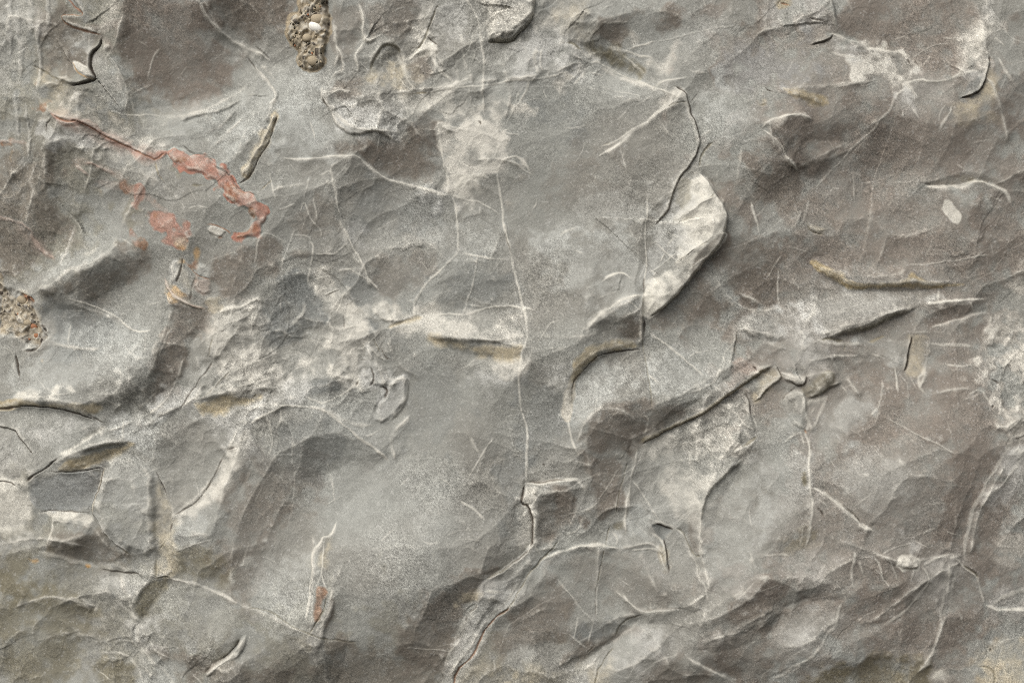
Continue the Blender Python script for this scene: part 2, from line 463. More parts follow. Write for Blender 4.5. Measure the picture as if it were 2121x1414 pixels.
P_("C1 570,740 860,760 930,780 860,880 700,900 600,870", 'dust', .5, 18, 8)
P_("C1 1190,330 1310,380 1300,540 1050,590 1040,490 1100,400", 'pale', .55, 18, 8)
P_("B1 90,380 250,230 520,200 660,130 690,190 560,280 430,310 165,420", 'pale', .62, 20, 8)  # lit slope above the fold, part of its light put into colour
P_("B1 350,700 860,650 900,850 860,1000 520,1040 100,1090 60,960 260,800", 'pale', .42, 36, 18)
P_("B1 640,1240 880,1120 1090,1120 1000,1414 800,1360 740,1330", 'pale', .5, 26, 10)
P_("B2 980,80 1240,0 1500,20 1540,200 1290,170 1230,190", 'pale', .3, 30, 12)
P_("B2 1280,880 1591,900 1560,1000 1420,1000", 'dust', .6, 20, 12)
P_("B2 600,40 740,60 740,130 600,120", 'dust', .45, 16, 10)
P_("A2 1040,1150 1210,1200 1230,1270 1080,1260", 'dust', .6, 12, 8)
P_("C3 120,840 300,620 420,610 380,720 200,840 0,1000 0,860", 'pale', .35, 20, 8)
P_("C3 650,480 760,500 760,600 660,580", 'dust', .5, 10, 6)
P_("C3 760,350 900,380 920,430 900,520 770,500", 'pale', .5, 12, 6)
P_("C3 780,640 900,680 1060,790 900,730", 'dust', .4, 16, 8)
P_("C3 720,1140 900,1100 1120,1120 1000,1200 820,1340 720,1360 650,1300", 'dust', .5, 24, 10)
P_("C3 1200,1150 1300,1090 1430,1080 1320,1160 1220,1190", 'dust', .4, 16, 6)
P_("C3 60,1200 200,1180 240,1260 120,1300", 'pale', .4, 24, 8)
P_("C3 400,1400 600,1280 720,1230 600,1414 420,1414", 'dust', .35, 20, 10)
P_("B4 580,720 940,700 930,880 850,880 760,790", 'pale', .5, 14, 8)
P_("B3 280,900 400,890 400,960 300,960", 'dust', .6, 12, 8)
P_("A1 420,220 560,240 520,330 390,250", 'pale', .5, 14, 8)
P_("A1 650,20 760,0 700,120 640,240 620,150", 'cream', .5, 14, 6)

# ------------------------------------------------------------------ cream crusts
CR = 'cream_crust'
P_("A1 0,0 230,20 220,250 180,420 100,520 0,560", 'dust', .4, 26, 18, mott=.7)
P_("A1 180,400 430,530 470,560 640,640 760,700 620,760 460,740 330,680 230,540", 'tan', .5, 18, 12, mott=.5)
P_("A1 600,320 700,400 770,520 780,600 740,690 640,660 560,560 590,490 550,420 560,340", 'dust', .45, 12, 6)
P_("A1 400,560 560,560 620,660 560,720 430,700", 'dust', .5, 14, 8)
P_("A1 260,800 400,820 560,850 480,870 440,890 300,880", 'dust', .5, 12, 8)
P_("A1 560,840 700,880 900,1000 960,1100 1100,1250 860,1180 620,1000", 'dust', .4, 22, 12)
P_("A1 930,890 1030,878 1090,905 1090,930 1000,940 930,955", 'cream', .7, 5, 4)
P_("A1 860,1075 930,1060 960,1100 900,1112", 'cream', .7, 6, 4)
P_("A1 1000,1140 1040,1130 1040,1190", 'cream', .6, 8, 5)
P_("B1 430,180 520,160 590,155 560,190 450,200", 'cream', .8, 8, 4)
P_("B1 80,1100 120,1055 300,1040 480,1000 530,1040 440,1070 250,1092", 'calc', .75, 12, 12, mott=.95)
P_("B1 640,960 800,900 860,960 720,1040", 'cream', .45, 14, 14, mott=.9)
P_("B1 1330,570 1500,510 1591,460 1591,1060 1400,1030 1230,1080 1170,1000 1280,850 1300,700", 'cream', .5, 16, 12, mott=.45, part=CR, label="mottled cream crust left of the rock face's middle")
P_("B1 640,1235 560,1270 470,1340 380,1414 440,1414 560,1330 640,1270", 'calc', .85, 5, 3, part=CR, label="narrow cream wedge above the dark overhang at lower left")
P_("B1 1330,1170 1591,1060 1500,1260 1510,1300 1480,1414 1380,1414 1350,1300", 'dust', .55, 16, 10)
P_("B1 1500,1260 1512,1300 1480,1414 C1 1480,0 1470,120 1370,250 1250,310 1150,370 1060,430 1180,300 1310,180 1385,0 B1 1380,1380 1470,1340", 'cream', .72, 7, 4, dh=-4, fh=26, part=CR, label="smooth cream band running down to a point, lower left")
P_("B1 0,1260 60,1275 110,1340 200,1414 C1 60,100 0,170", 'dust', .3, 12, 8)
P_("B1 60,1260 600,1200 560,1260 380,1400 200,1400 110,1330", 'dust', .4, 14, 12)
P_("A2 440,610 520,640 700,620 860,590 960,720 930,800 900,890 860,870 780,800 640,840 540,820 520,730", 'dust', .6, 10, 9, part=CR, label="dusty pale patch left of the big cream crust at top")
P_("A2 700,470 760,440 880,330 930,400 960,480 1000,560 880,580 720,600", 'tan', .5, 14, 10, mott=.6)
P_("A2 860,590 1040,590 1200,560 1340,540 1390,700 1300,700 1170,700 1060,670 950,700 880,640", 'cream', .5, 12, 10, mott=.5)
P_("A2 985,170 1050,75 1120,0 1150,0 1100,90 1075,200 1010,290 990,220", 'cream', .7, 6, 4, part=CR, label="cream strip beside a dark crack at the top")
P_("A2 945,350 1000,310 1080,220 1130,260 1170,300 1140,330 1050,320 1000,340 960,385", 'calc', .72, 7, 4, dh=5, fh=14)
P_("A2 1230,480 1340,440 1340,520 1200,560", 'cream', .55, 8, 6)
P_("A2 1440,240 1420,360 1560,320 1500,400 1450,480", 'dust', .45, 14, 10)
P_("Z 905,272 918,255 962,266 1000,250 1004,222 1050,215 1072,225 1062,262 1048,285 1050,318 1032,350 1010,362 960,368 942,402 926,398 922,350 912,320", 'cream', .75, 15, 22, mott=.45, part=CR, label="big cream crust patch at upper middle, between two thin veins")
P_("A2 1230,1190 1260,1090 1320,1060 1440,1080 1360,1110 1280,1130", 'calc', .65, 7, 5)
P_("A3 60,260 250,150 420,60 520,200 500,320 560,350 540,420 480,460 300,470 60,480", 'dust', .62, 20, 16, mott=.5)
P_("A3 200,90 330,110 320,170 260,180 170,150", 'cream', .75, 8, 5)
P_("A3 310,480 430,450 390,520 345,570 310,530", 'cream', .75, 5, 4)
P_("A3 480,330 560,345 560,420 500,440", 'cream', .6, 10, 6)
P_("A3 330,60 520,50 520,200 380,220", 'tan', .35, 20, 12)
P_("A3 760,190 800,150 830,260 790,300", 'cream', .55, 8, 5)
P_("A3 900,350 980,420 1060,250 1090,230 1000,440 960,446", 'cream', .55, 8, 5)
P_("A3 960,660 1040,540 1110,570 1130,630 1050,640", 'cream', .55, 6, 4)
P_("A3 1000,1400 1110,1090 1190,1040 1250,1120 1150,1140 1040,1340", 'dust', .55, 10, 5)
P_("A3 1300,120 1420,140 1420,200 1200,260 1100,230", 'dust', .35, 20, 10)
P_("A4 640,370 720,310 940,300 965,440 930,500 800,520 700,470 640,430", 'cream', .88, g=4, f=13, n=18, mott=.4,  part=CR, label="bright cream crust patch near the top right")
P_("A4 480,210 640,250 700,300 640,345 520,320 480,280", 'dust', .6, 8, 5)
P_("A4 1260,190 1420,130 1460,80 1520,100 1540,200 1480,280 1440,380 1430,430 1380,400 1300,430 1310,330", 'cream', .72, 14, 8, part=CR, label="cream crust streak near the upper right corner")
P_("A4 1440,0 1530,0 1530,110 1440,100", 'dust', .45, 14, 8)
P_("A4 1300,430 1370,440 1430,440 1400,480 1310,510", 'dust', .6, 6, 4)
P_("A4 1440,450 1500,450 1480,600 1430,640 1250,645 1330,612 1420,520", 'tan', .6, 8, 5)
P_("A4 1200,680 1400,660 1500,720 1250,720", 'tan', .4, 14, 8)
P_("A4 880,560 1000,540 1010,700 960,640 900,640", 'dust', .55, 12, 9)
P_("A4 130,0 440,0 480,120 440,160 330,100 200,160 120,180", 'dust', .5, 14, 10)
P_("A4 1030,440 1200,500 1180,620 1050,600 960,520", 'dust', .3, 18, 10)
P_("B4 200,520 330,520 370,640 400,720 450,790 480,860 330,920 200,880 220,720", 'dust', .6, 18, 10, part=CR, label="powdery pale blot right of the middle")
P_("B4 1570,430 1600,350 1653,300 1653,520 1570,510", 'cream', .6, 12, 12)
P_("B4 1500,680 1560,720 1653,640 1653,1200 1540,1100 1490,1000 1370,870 1400,760", 'cream', .62, 18, 18, mott=.6, part=CR, label="blurred cream crust at the right edge")
P_("B2 390,270 500,290 540,400 600,480 700,560 720,670 690,740 650,830 620,900 560,830 520,760 430,800 370,770 450,680 550,600 470,540 410,450 380,350", 'cream', .78, 7, 8, part=CR, label="ragged cream crust patch left of centre")
P_("B2 0,800 200,780 370,770 430,820 520,900 640,930 650,980 560,970 400,900 300,920 160,990 0,1030", 'cream', .62, 14, 14, mott=.4)
P_("B2 0,1060 160,1000 330,930 370,1040 240,1100 80,1160 0,1180", 'dust', .5, 14, 10)
P_("B2 740,510 810,455 850,540 880,620 800,600 740,560", 'cream', .68, 4, 4, dh=4, fh=8, part='stone_chip', label="small cream chip on the dark grey plate near the middle")
P_("B2 800,600 1000,500 1150,510 1200,570 1290,580 1400,560 1591,600 B3 140,640 150,690 100,870 0,890 B2 1450,860 1350,800 1200,760 1060,730 960,680 840,650", 'cream', .62, 11, 12, mott=.45, part=CR, label="wide cream band crossing the middle under the veins")
P_("B2 1060,700 1180,708 1400,745 1591,745 B3 120,740 100,840 B2 1591,850 1440,850 1280,780 1080,740", 'tany', .55, 9, 6)  # shadow band below the bright edge, painted as tan-yellow
P_("B2 1280,820 1450,860 1591,870 B3 100,880 0,900 B2 1500,900 1350,860", 'cream', .7, 12, 10)
P_("B2 560,890 620,930 655,960 640,985 580,960", 'calc', .7, 6, 4)
P_("B2 690,740 740,760 760,840 830,890 850,960 830,1000 780,990 720,980 680,940 660,860 655,820 700,800", 'dust', .6, 5, 5, dh=4, fh=8, part='stone_flake', label="crumbly pale flake above the grey plate left of centre")
P_("B2 860,950 945,935 960,1020 930,1120 880,1180 800,1240 750,1250 750,1120 800,1080 830,1020", 'dust', .62, 4, 4, dh=4, fh=8, part='stone_flake', label="pale lobed flake left of centre, pointing down")
P_("C3 1010,50 1300,0 1460,40 1350,150 1240,270 1200,400 1100,430 1000,300", 'cream', .5, 14, 10, mott=.4)
P_("B3 1350,1120 1480,1020 1510,1180 1560,1280 1550,1320 1480,1360 1400,1414 860,1414 840,1375 1100,1270", 'cream', .5, 10, 12, mott=.5)
P_("C3 130,200 200,190 200,280 160,310 120,305", 'cream', .7, 4, 3)
P_("C3 100,340 165,330 180,560 110,580", 'cream', .5, 10, 6)
P_("C3 0,720 130,640 180,600 240,660 170,740 80,850 0,960 C2 1440,1090 1340,1270 1230,1414 1160,1414 1150,1380 1230,1230 1290,1110 1320,1010 1390,960 1400,880 1450,780 1591,700", 'dust', .5, 8, 6, dh=5, fh=26, part='stone_flake', label="pale tapering rib of stone beside a crack, bottom middle")
P_("C1 0,180 100,180 180,230 200,350 150,450 60,490 0,480", 'calc', .85, 14, 8, part=CR, label="blurred cream crust at the left edge below the ledge")
P_("C1 40,540 190,510 210,560 180,600 0,590", 'dust', .5, 10, 8)
P_("C1 240,360 400,370 580,365 592,440 480,420 340,400 240,384", 'calc', .8, 4, 4, part='calcite_vein', label="short white vein between the angular stones at lower left")
P_("C1 780,1060 870,1040 1000,1080 1060,1180 880,1200 800,1150", 'dust', .45, 14, 10, mott=.9)
P_("C4 1653,450 1500,560 1470,620 1530,680 1653,700", 'cream', .5, 14, 10)
P_("C4 1380,1200 1653,1150 1653,1414 1350,1414", 'tan', .6, 20, 12)
P_("C4 1110,1340 1190,1340 1200,1400 1090,1400", 'calc', .7, 10, 6)
P_("C4 830,480 940,460 960,600 860,600", 'dust', .5, 12, 10, mott=.8)
P_("C4 980,700 1200,640 1250,680 1200,960 1130,1000 1090,850 950,940", 'dust', .35, 16, 12)
P_("C3 560,1360 700,1230 640,1414 540,1414", 'tan', .4, 12, 8)
P_("C2 1250,1340 1591,1300 1591,1414 1240,1414", 'tan', .25, 16, 8)
P_("C3 0,1370 240,1340 260,1414 0,1414", 'tan', .45, 16, 8)

P_("B4 1440,560 1653,520 1653,700 1560,720 1480,640", 'cream', .5, 14, 16, mott=.7)
P_("B4 1380,900 1560,900 1653,1000 1653,1300 1560,1300 1450,1120", 'cream', .45, 16, 18, mott=.8)
P_("C4 1560,0 1653,0 1653,300 1540,260 1440,330 1480,200", 'dust', .5, 16, 14, mott=.7)
P_("C4 1420,900 1653,840 1653,1000 1500,1010", 'dust', .4, 14, 12, mott=.6)
P_("A2 1020,0 1260,20 1380,120 1330,260 1180,280 1120,120", 'dust', .4, 14, 14, mott=.7)
P_("B1 960,1040 1100,1000 1180,880 1300,820 1200,1060 1080,1180 900,1200", 'dust', .4, 14, 12, mott=.6)
P_("B1 650,1230 900,1130 1000,1100 960,1240 800,1340 660,1400 560,1400", 'dust', .35, 14, 12, mott=.6)

P_("Z 90,215 170,190 212,232 262,252 305,300 240,305 160,290 100,262", 'cream', .5, 14, 14, mott=.6)
P_("Z 60,265 130,270 200,290 170,305 90,300", 'dust', .5, 10, 10, mott=.5)
for _x, _a, _b, _w in ((14, -20, 120, 20), (34, 10, 170, 16), (58, -20, 90, 18), (76, 40, 200, 14), (96, -10, 60, 16), (24, 180, 300, 18), (50, 210, 330, 14)):
    V("Z %d,%d %d,%d %d,%d" % (_x, _a, _x + 6, (_a + _b) // 2, _x + 2, _b), _w, .42, 'dust', 2.5, None, 30)

# ------------------------------------------------------------------ ledges and creases of the bed
F("A1 1215,0 1240,60 1320,150 1420,240 1591,320 A2 95,355", 3, 40, 9, 40, 4, wear=.55)
F("A1 380,0 500,80 490,105 370,95 385,140 450,185 530,200 605,215", 6, 40, 0, 30, 3, wear=.2)
F("A1 1050,740 1200,690 1330,670 1400,650 1465,590", 9, 40, 0, 20, 5)
F("A1 1280,900 1340,840 1385,780 1470,720 1500,700", 0, 20, 9, 40, 4)
F("A1 605,215 590,290 548,325 540,400 560,455 592,490 450,540 300,465", 0, 30, 7, 40, 3)
F("A1 640,315 720,400 765,500 785,580 750,690", 4, 40, 7, 30, 8)
F("A1 330,700 500,760 680,850 900,965", 6, 40, 0, 30, 5)
F("B1 165,425 280,370 430,310 560,285 620,250 690,190 720,110", 15, 90, 15, 60, 6)
F("B1 0,1148 120,1145 240,1122 340,1135 460,1160 580,1190 650,1215", 16, 160, -5, 80, 9, tap=60)
F("B1 540,1085 680,1100 800,1075 940,930 930,850 970,700", 10, 50, 0, 30, 10)
F("B1 1200,1078 1330,1052 1420,1033 1480,1068 1591,1040 B2 60,1012 160,990", 9, 50, 0, 40, 10, wear=.4)
F("B1 1330,560 1400,520 1500,505 1560,455 B2 70,450", 3, 30, 9, 40, 5, wear=.6, col='calc')
F("B1 0,1255 60,1270 110,1340 200,1414", 0, 30, -6, 60, 3)
F("C1 315,108 460,118 630,110", 12, 50, 0, 30, 14)
F("B1 500,1414 600,1380 700,1355 800,1345", 8, 40, 0, 30, 5)
F("A2 650,30 680,100 690,150 672,190 680,235 715,262 760,240 790,210", 7, 26, 0, 30, 3, wear=.6)
F("A2 690,255 640,320 635,370 655,420 650,470", 6, 30, 0, 20, 3, wear=.5)
F("A2 510,280 545,340 560,400 555,440 500,460 480,510", 6, 30, 0, 20, 3, wear=.5)
F("A2 430,520 420,600 470,660 510,730 525,790 640,840 780,810 900,890", 6, 50, 0, 20, 3, wear=.5)
F("A2 730,450 745,400 770,340 800,285 850,270 900,290 915,330 950,470 1030,580", 8, 26, 0, 26, 5)
F("A2 0,380 60,440 120,520 170,575 140,640 100,680", 0, 20, 5, 40, 4, wear=.4)
F("A2 190,980 400,970 560,960 650,965 730,1030 820,1090 930,1130 1080,1150 1225,1205", 0, 30, 4, 50, 4, wear=.3)
F("A2 1150,780 1160,1000 1200,1060 1200,1180", 0, 20, -3, 40, 3)
F("A2 1435,250 1500,245 1591,225 A3 100,190 170,130 200,75 205,0", 10, 60, 0, 26, 3, wear=.5)
F("A2 945,350 1000,310 1080,220", 0, 20, 6, 30, 3)
F("A3 390,255 430,255 490,300 540,330 640,390 740,440 850,490 990,560", -8, 30, 4, 40, 6, wear=.4)
F("A3 565,945 700,880 850,770 960,670 1030,620 1045,540", 0, 40, 5, 70, 4, wear=.5)
F("A3 1045,535 1110,570 1130,640 1150,720 1190,810 1200,880 1190,940 1130,1020 1060,1130 1020,1200 1000,1310 930,1385", -2, 40, 6, 60, 3, wear=.35)
F("A3 930,520 960,500 1050,490 1130,475", 0, 20, 5, 30, 4)
F("A3 610,138 690,142 775,135", 3, 20, 0, 20, 3)
F("B3 858,440 857,560 855,690 857,765", 0, 30, 10, 60, 2.5)
F("B3 857,765 700,785 590,805 540,845 480,910 430,990 410,1080 395,1200", -3, 60, 13, 150, 13, tap=40)
F("B3 850,1365 1000,1290 1150,1210 1300,1120 1400,1040 1500,960 1591,890 B4 140,865", 12, 150, -3, 40, 5, wear=.2, col='tan')
F("B3 1440,650 1435,720 1420,790 1390,940", 0, 30, 5, 30, 4, wear=.4)
F("B3 1440,645 1591,685 B4 180,712", 6, 40, 0, 30, 8)
F("B3 1290,330 1360,430 1430,500 1500,540 1591,545 B4 100,545 180,530", 0, 30, 6, 50, 6)
F("B3 530,650 640,550 750,485 850,455", 0, 30, 6, 50, 6)
F("B3 620,380 650,350 700,330 740,325 775,355", 0, 20, 4, 25, 4)
F("B3 1560,1310 1500,1345 1450,1370 1400,1414", 8, 26, 0, 20, 3)
F("B3 1480,1020 1510,1100 1515,1190 1560,1300", 0, 20, 6, 26, 3)
F("B2 1060,700 1300,730 1400,718 1500,725 1591,700 B3 80,700 150,690", 7, 34, -3, 30, 6)
F("B2 1270,870 1440,862 1591,860 B3 100,875", 0, 30, 4, 40, 10)
F("B2 0,1205 80,1165 165,1130 190,1105 260,1115 380,1125 450,1150 510,1190 570,1230 640,1290 720,1360 790,1414 C2 830,55", 9, 40, 9, 110, 5)
F("B2 690,740 760,840 830,890 850,960 945,935 960,1020 930,1120 880,1180 800,1240", 0, 20, 4, 30, 3, wear=.4)
F("B2 390,270 530,350 650,520 720,560", 0, 30, -3, 40, 3)
F("A4 460,0 500,70 520,140 512,190", 0, 30, 10, 60, 4, wear=.6)
F("A4 330,280 400,265 470,235 505,195", 8, 40, 0, 30, 3)
F("A4 470,205 540,205 620,245 700,265 720,295 850,300 930,290", -6, 30, 3, 40, 4)
F("A4 1455,330 1450,380 1440,430 1425,490 1390,550 1330,590 1260,612", 0, 30, 12, 50, 3, wear=.3)
F("A4 160,580 260,605 340,622 450,648", 10, 30, 0, 30, 8)
F("A4 30,790 80,750 150,730 230,725", 0, 26, 7, 50, 6)
F("A4 1050,1115 1100,1132 1240,1142 1320,1115 1390,1090 1470,1110 1560,1140 1600,1190", -4, 30, 8, 40, 4)
F("B4 340,240 440,303 540,366 640,405 720,404 820,382 950,375 1150,385 1300,370", 13, 120, -3, 50, 9, tap=60)
F("B4 400,715 480,690 640,662 760,632 860,580 960,530 1050,492", 13, 110, -2, 50, 8, tap=60)
F("B4 1050,500 1150,482 1330,470 1460,465", 0, 20, 6, 40, 4)
F("B4 1090,655 1240,600 1380,560 1480,550", 0, 20, 5, 40, 5)
F("B4 960,700 975,715 950,790 940,870 915,910", -4, 30, 4, 30, 3)
F("B4 140,865 160,910 180,955 90,1005 60,1055 0,1095", 0, 20, 8, 40, 4)
F("B4 180,1110 220,1040 300,1015 325,1100 320,1240", 0, 30, 8, 30, 3, wear=.4)
F("B4 330,935 332,970 300,1002 230,970 170,940", 0, 20, 8, 26, 3)
F("B4 300,1065 380,1062 470,1022 560,985", 9, 30, 0, 20, 4)
F("C1 630,115 620,210 590,280 580,370 610,410 650,480 720,560 790,635", 12, 60, -3, 40, 3)
F("C1 945,130 985,200 1015,280 1050,330 1050,430 1040,490 1070,640 1050,765", 3, 40, 0, 30, 5)
F("C1 945,150 935,250 950,400 950,640 930,790 815,950", -3, 30, 2, 30, 6)
F("C1 590,720 700,735 860,755 940,775 1040,765", 3, 30, 0, 30, 4)
F("C1 1260,1350 1330,1290 1420,1230 1480,1160 1505,1110", -4, 30, 13, 40, 4, wear=.5)
F("C1 340,400 340,470 310,550 200,600", 5, 60, 0, 30, 5)
F("C2 515,430 490,520 445,520 440,555 385,605 385,740 360,880 350,1000", 4, 20, -2, 30, 3, wear=.5)
F("C2 520,880 500,960 460,1060 400,1250", -4, 30, 5, 50, 8)
F("C2 1591,690 1440,780 1410,860 1385,960 1315,1005 1250,1140 1160,1380", 5, 40, 0, 40, 5)
F("C3 115,310 155,315 175,400 183,500 180,580 100,660 0,720 C2 1450,780", 9, 70, -2, 30, 2.5, wear=.3)
F("C3 500,175 450,160 380,170 150,168", 9, 26, -2, 40, 3, wear=.4)
F("C3 150,168 135,240 115,310", 9, 40, -2, 30, 3, wear=.3)
F("C3 240,660 330,610 420,600 490,570 600,578 720,600", 0, 20, 5, 60, 4)
F("C3 930,440 985,455 1050,485", 0, 30, -6, 20, 2.5)
F("C3 1060,475 1120,510 1150,590 1180,680 1195,760 1240,830", -3, 30, 5, 30, 4)
F("C3 990,530 1010,620 1010,730", -4, 26, 4, 30, 3)
F("C3 1470,45 1380,120 1290,200 1230,300 1205,450", -2, 40, 8, 50, 5)
F("C3 855,990 720,1060 690,1150 500,1250 300,1330", 0, 40, 9, 50, 8)
F("C3 745,870 780,930 850,980 960,945 1100,950", 0, 20, 7, 40, 6)
F("C4 340,205 390,215 470,290 560,370 640,430 705,465", -3, 26, 7, 40, 4)
F("C4 1430,935 1520,975 1653,985", 0, 20, 5, 40, 5)
F("C3 1100,1240 1200,1300 1300,1340 1400,1400", 0, 20, 7, 40, 6)
F("C4 850,690 960,706 985,640", 6, 16, 0, 20, 3)

# ------------------------------------------------------------------ connected crests
for sp, h_, D_ in (
    ("350,1080 400,1030 450,985 480,930 495,870 520,840 560,830 600,845", 6, 30), ("395,830 440,815 500,800 560,780 620,760 680,770 740,790", 5, 26), ("400,820 430,770 470,720 500,680 540,620", 5, 26), ("270,900 330,860 395,830 450,780 480,740", 5, 26),
    ("60,1000 120,960 200,900 260,880 330,850 360,800 380,740", 6, 28), ("340,600 360,640 330,720 310,790 270,830 230,850", 5, 26), ("520,610 545,615 540,650 520,700", 4, 20), ("600,640 630,690 660,720 650,770", 4, 20), ("760,710 790,760 800,800 830,790", 4, 16), ("690,560 720,620 770,660 840,665", 4, 20),
    ("30,480 60,400 95,310", 6, 20), ("110,560 150,440 180,360 200,300", 5, 24), ("0,420 30,350 60,300", 5, 20), ("230,520 250,440 300,380 330,340", 4, 24), ("0,700 60,690 130,720 220,720", 3, 22),
    ("0,600 50,600 120,575 230,520", 4, 24), ("130,620 220,650 280,690", 3, 20), ("205,80 230,130 260,190 265,235", 5, 24), ("260,20 240,80 215,130", 5, 24), ("410,0 450,60 500,100 560,150 580,190 560,240 530,300 500,380", 5, 28), ("390,290 450,260 490,220", 4, 22), ("330,245 400,230 470,200 520,160", 3, 26),
    ("660,200 700,190 780,200 850,195 920,180 1000,165 1060,165 1150,150 1210,120", 4, 20), ("745,10 755,60 750,90 770,85", 4, 16), ("840,110 870,90 900,60", 4, 18), ("905,110 940,160", 4, 14), ("1000,60 1003,160 1000,240", 3, 16), ("665,180 700,250 760,280 830,275", 4, 18), ("1150,80 1200,120 1300,160 1400,200 1440,230", 5, 22), ("690,40 700,120 690,150", 3, 16), ("960,120 985,180 1010,230", 4, 14), ("1040,140 1060,200 1045,260", 4, 14), ("880,200 900,260 950,270", 3, 14),
    ("1560,270 1600,245 1680,250", 5, 24), ("1530,220 1600,190 1720,182 1830,160", 3, 24), ("1700,100 1790,95 1870,110 1880,160", 4, 20), ("1880,170 1960,165 2020,140 2050,80 2060,0", 5, 22), ("1920,230 1880,160", 4, 18), ("1570,265 1620,330 1660,355", 4, 22), ("1650,350 1740,310 1840,230", 3, 22), ("2040,150 2080,220 2100,300", 4, 20),
    ("1640,730 1560,690 1530,680", 5, 20), ("1640,740 1700,700 1800,670 1900,625 2010,620", 5, 22), ("1650,750 1740,740 1840,735", 4, 16), ("1630,760 1560,760 1500,820", 4, 18), ("1640,770 1670,830 1675,900", 5, 18), ("1660,780 1720,770 1760,790 1790,830", 5, 18), ("1620,690 1600,640 1520,600", 3, 20), ("1640,730 1690,790 1700,840", 4, 14), ("1640,720 1680,660 1700,600", 3, 20),
    ("1670,900 1675,1000 1665,1100", 3, 18), ("1990,1160 1900,1200 1830,1260 1760,1300", 5, 26), ("2000,1150 2020,1050 2080,960", 5, 24), ("1620,1410 1680,1340 1730,1270", 4, 22), ("1960,1160 1960,1300 1900,1400", 4, 20), ("2050,900 2080,840 2060,760 2070,690", 5, 20), ("1930,700 1925,760 1900,810", 4, 16), ("1900,820 1990,800 2060,820", 3, 16), ("1700,1100 1800,1140 1860,1160 1990,1150", 3, 22), ("1560,1300 1640,1240 1700,1210", 4, 26), ("1440,1330 1520,1300 1600,1250", 4, 24),
    ("1100,1140 1150,1130 1210,1130 1290,1140 1340,1120 1380,1150", 4, 20), ("930,1400 1000,1300 1060,1230 1110,1150", 5, 24), ("1310,940 1290,1060 1300,1110", 4, 18), ("1540,890 1480,960 1450,1060 1450,1150 1470,1230", 5, 22), ("1240,1130 1240,1220 1230,1290", 3, 16), ("1270,1220 1330,1270 1400,1255 1470,1225", 5, 22), ("1200,1400 1270,1340 1330,1290", 5, 24), ("1090,1000 1110,1080 1110,1140", 4, 18), ("1220,900 1220,1000 1190,1080 1120,1140", 3, 24),
    ("180,1160 260,1180 350,1190 480,1240 640,1300", 3, 22), ("240,1180 290,1290 300,1414", 4, 18), ("290,1290 350,1390", 4, 18), ("650,1100 655,1200 650,1300", 3, 16), ("0,1130 80,1110 180,1130", 4, 20), ("20,1260 100,1230 200,1260", 4, 22), ("60,1330 150,1310 240,1340", 4, 22), ("110,1080 200,1080 220,1130 270,1150", 4, 16), ("690,1330 680,1250 720,1170", 3, 18),
    ("870,640 930,600 1000,630 1085,640", 3, 20), ("1090,690 1150,700 1230,700 1330,640", 3, 22), ("1220,680 1270,630 1330,615", 4, 20), ("1330,880 1280,840 1220,850 1200,920", 3, 20), ("850,860 800,900 820,960", 3, 22), ("980,330 1040,330 1085,345", 4, 16), ("690,360 700,430 720,500 770,600", 3, 16), ("560,400 590,380 640,380", 3, 16),
):
    RIDGE("Z " + sp, h_, D_)

# ------------------------------------------------------------------ raised flakes, chips, seams
FL = "A3 1150,1040 1195,1030 1250,1110 1285,1190 1290,1215 1350,1270 1365,1330 1340,1414 B3 1340,45 1350,70 1300,160 1230,240 1180,300 1130,370 1060,460 980,520 890,575 865,560 870,450 880,380 940,340 1040,270 1050,220 1060,130 1080,60 1090,0 A3 1050,1385 1040,1340 1120,1230 1150,1130"
P_(FL, 'calc', .82, 4, 5, raw=True, dh=7, fh=24, part='pale_flake', label="large cream flake standing proud of the rock, right of centre", grain=.45, mott=.4)
F("A3 1195,1030 1250,1110 1288,1195 1350,1270 1367,1330 1340,1414 B3 1352,70 1300,160 1230,248 1180,305 1132,372 1062,462 982,524 890,578", -7, 80, 22, 100, 4.5, tap=40)
P_("B3 1340,58 1350,75 1290,170 1230,248 1180,303 1137,368 1160,260 1210,150 1280,100", 'brown', .45, 4, 3)
P_("B3 900,20 1060,-20 1060,120 1040,220 1030,260 930,310 880,300 890,130", 'grey', .55, 8, 6)
RIDGE("A3 1250,1300 B3 1280,60 1200,140 1100,200 1000,330 930,420", 5, 16, .3)
RIDGE("A3 1290,1215 1240,1230 1180,1260 1100,1330", 4, 14, .3)
P_("A3 940,1380 1010,1200 1110,1070 1150,1130 1120,1230 1040,1340 1050,1400 B3 1080,60 1050,220 940,330 880,380 870,200 900,40", 'dust', .4, 8, 10, mott=.6)
P_("A3 1060,1100 1150,1080 1140,1180 1060,1290", 'olive', .3, 7, 6)
K("B3 1245,105 1160,165 1100,215 1040,262", 2, 3, .35, 'olive')
K("A3 1285,1190 1270,1215 1240,1225", 2.5, 3, .5, 'olive')
for sp in ("B3 1050,90 1000,150", "B3 930,140 990,190 1050,240", "B3 890,290 940,330", "B3 900,310 1000,240 1050,190", "B3 1000,70 1060,90", "B3 890,140 950,125", "B3 880,390 920,385", "B3 940,300 910,350", "B3 985,190 950,250"):
    V(sp, 4, .7, part=None)
P_("Z 1007,85 1015,61 1026,34 1005,7 1020,0 1110,0 1108,24 1098,44 1074,64 1040,80", 'cream', .68, 6, 5, dh=8, fh=12, part='pale_flake', label="pale flake overhanging a yellowish recess at the top middle", mott=.5)
P_("A2 150,690 165,715 110,840 50,950 10,1050 -25,1100 -35,1010 60,840", 'tan', .85, 4, 3, dh=6, fh=10, part='thin_flake', label="narrow tan flake on edge above the red seam")
K("A2 168,715 115,845 55,955 12,1055 -28,1105 -80,1140", 3, 6, .65)
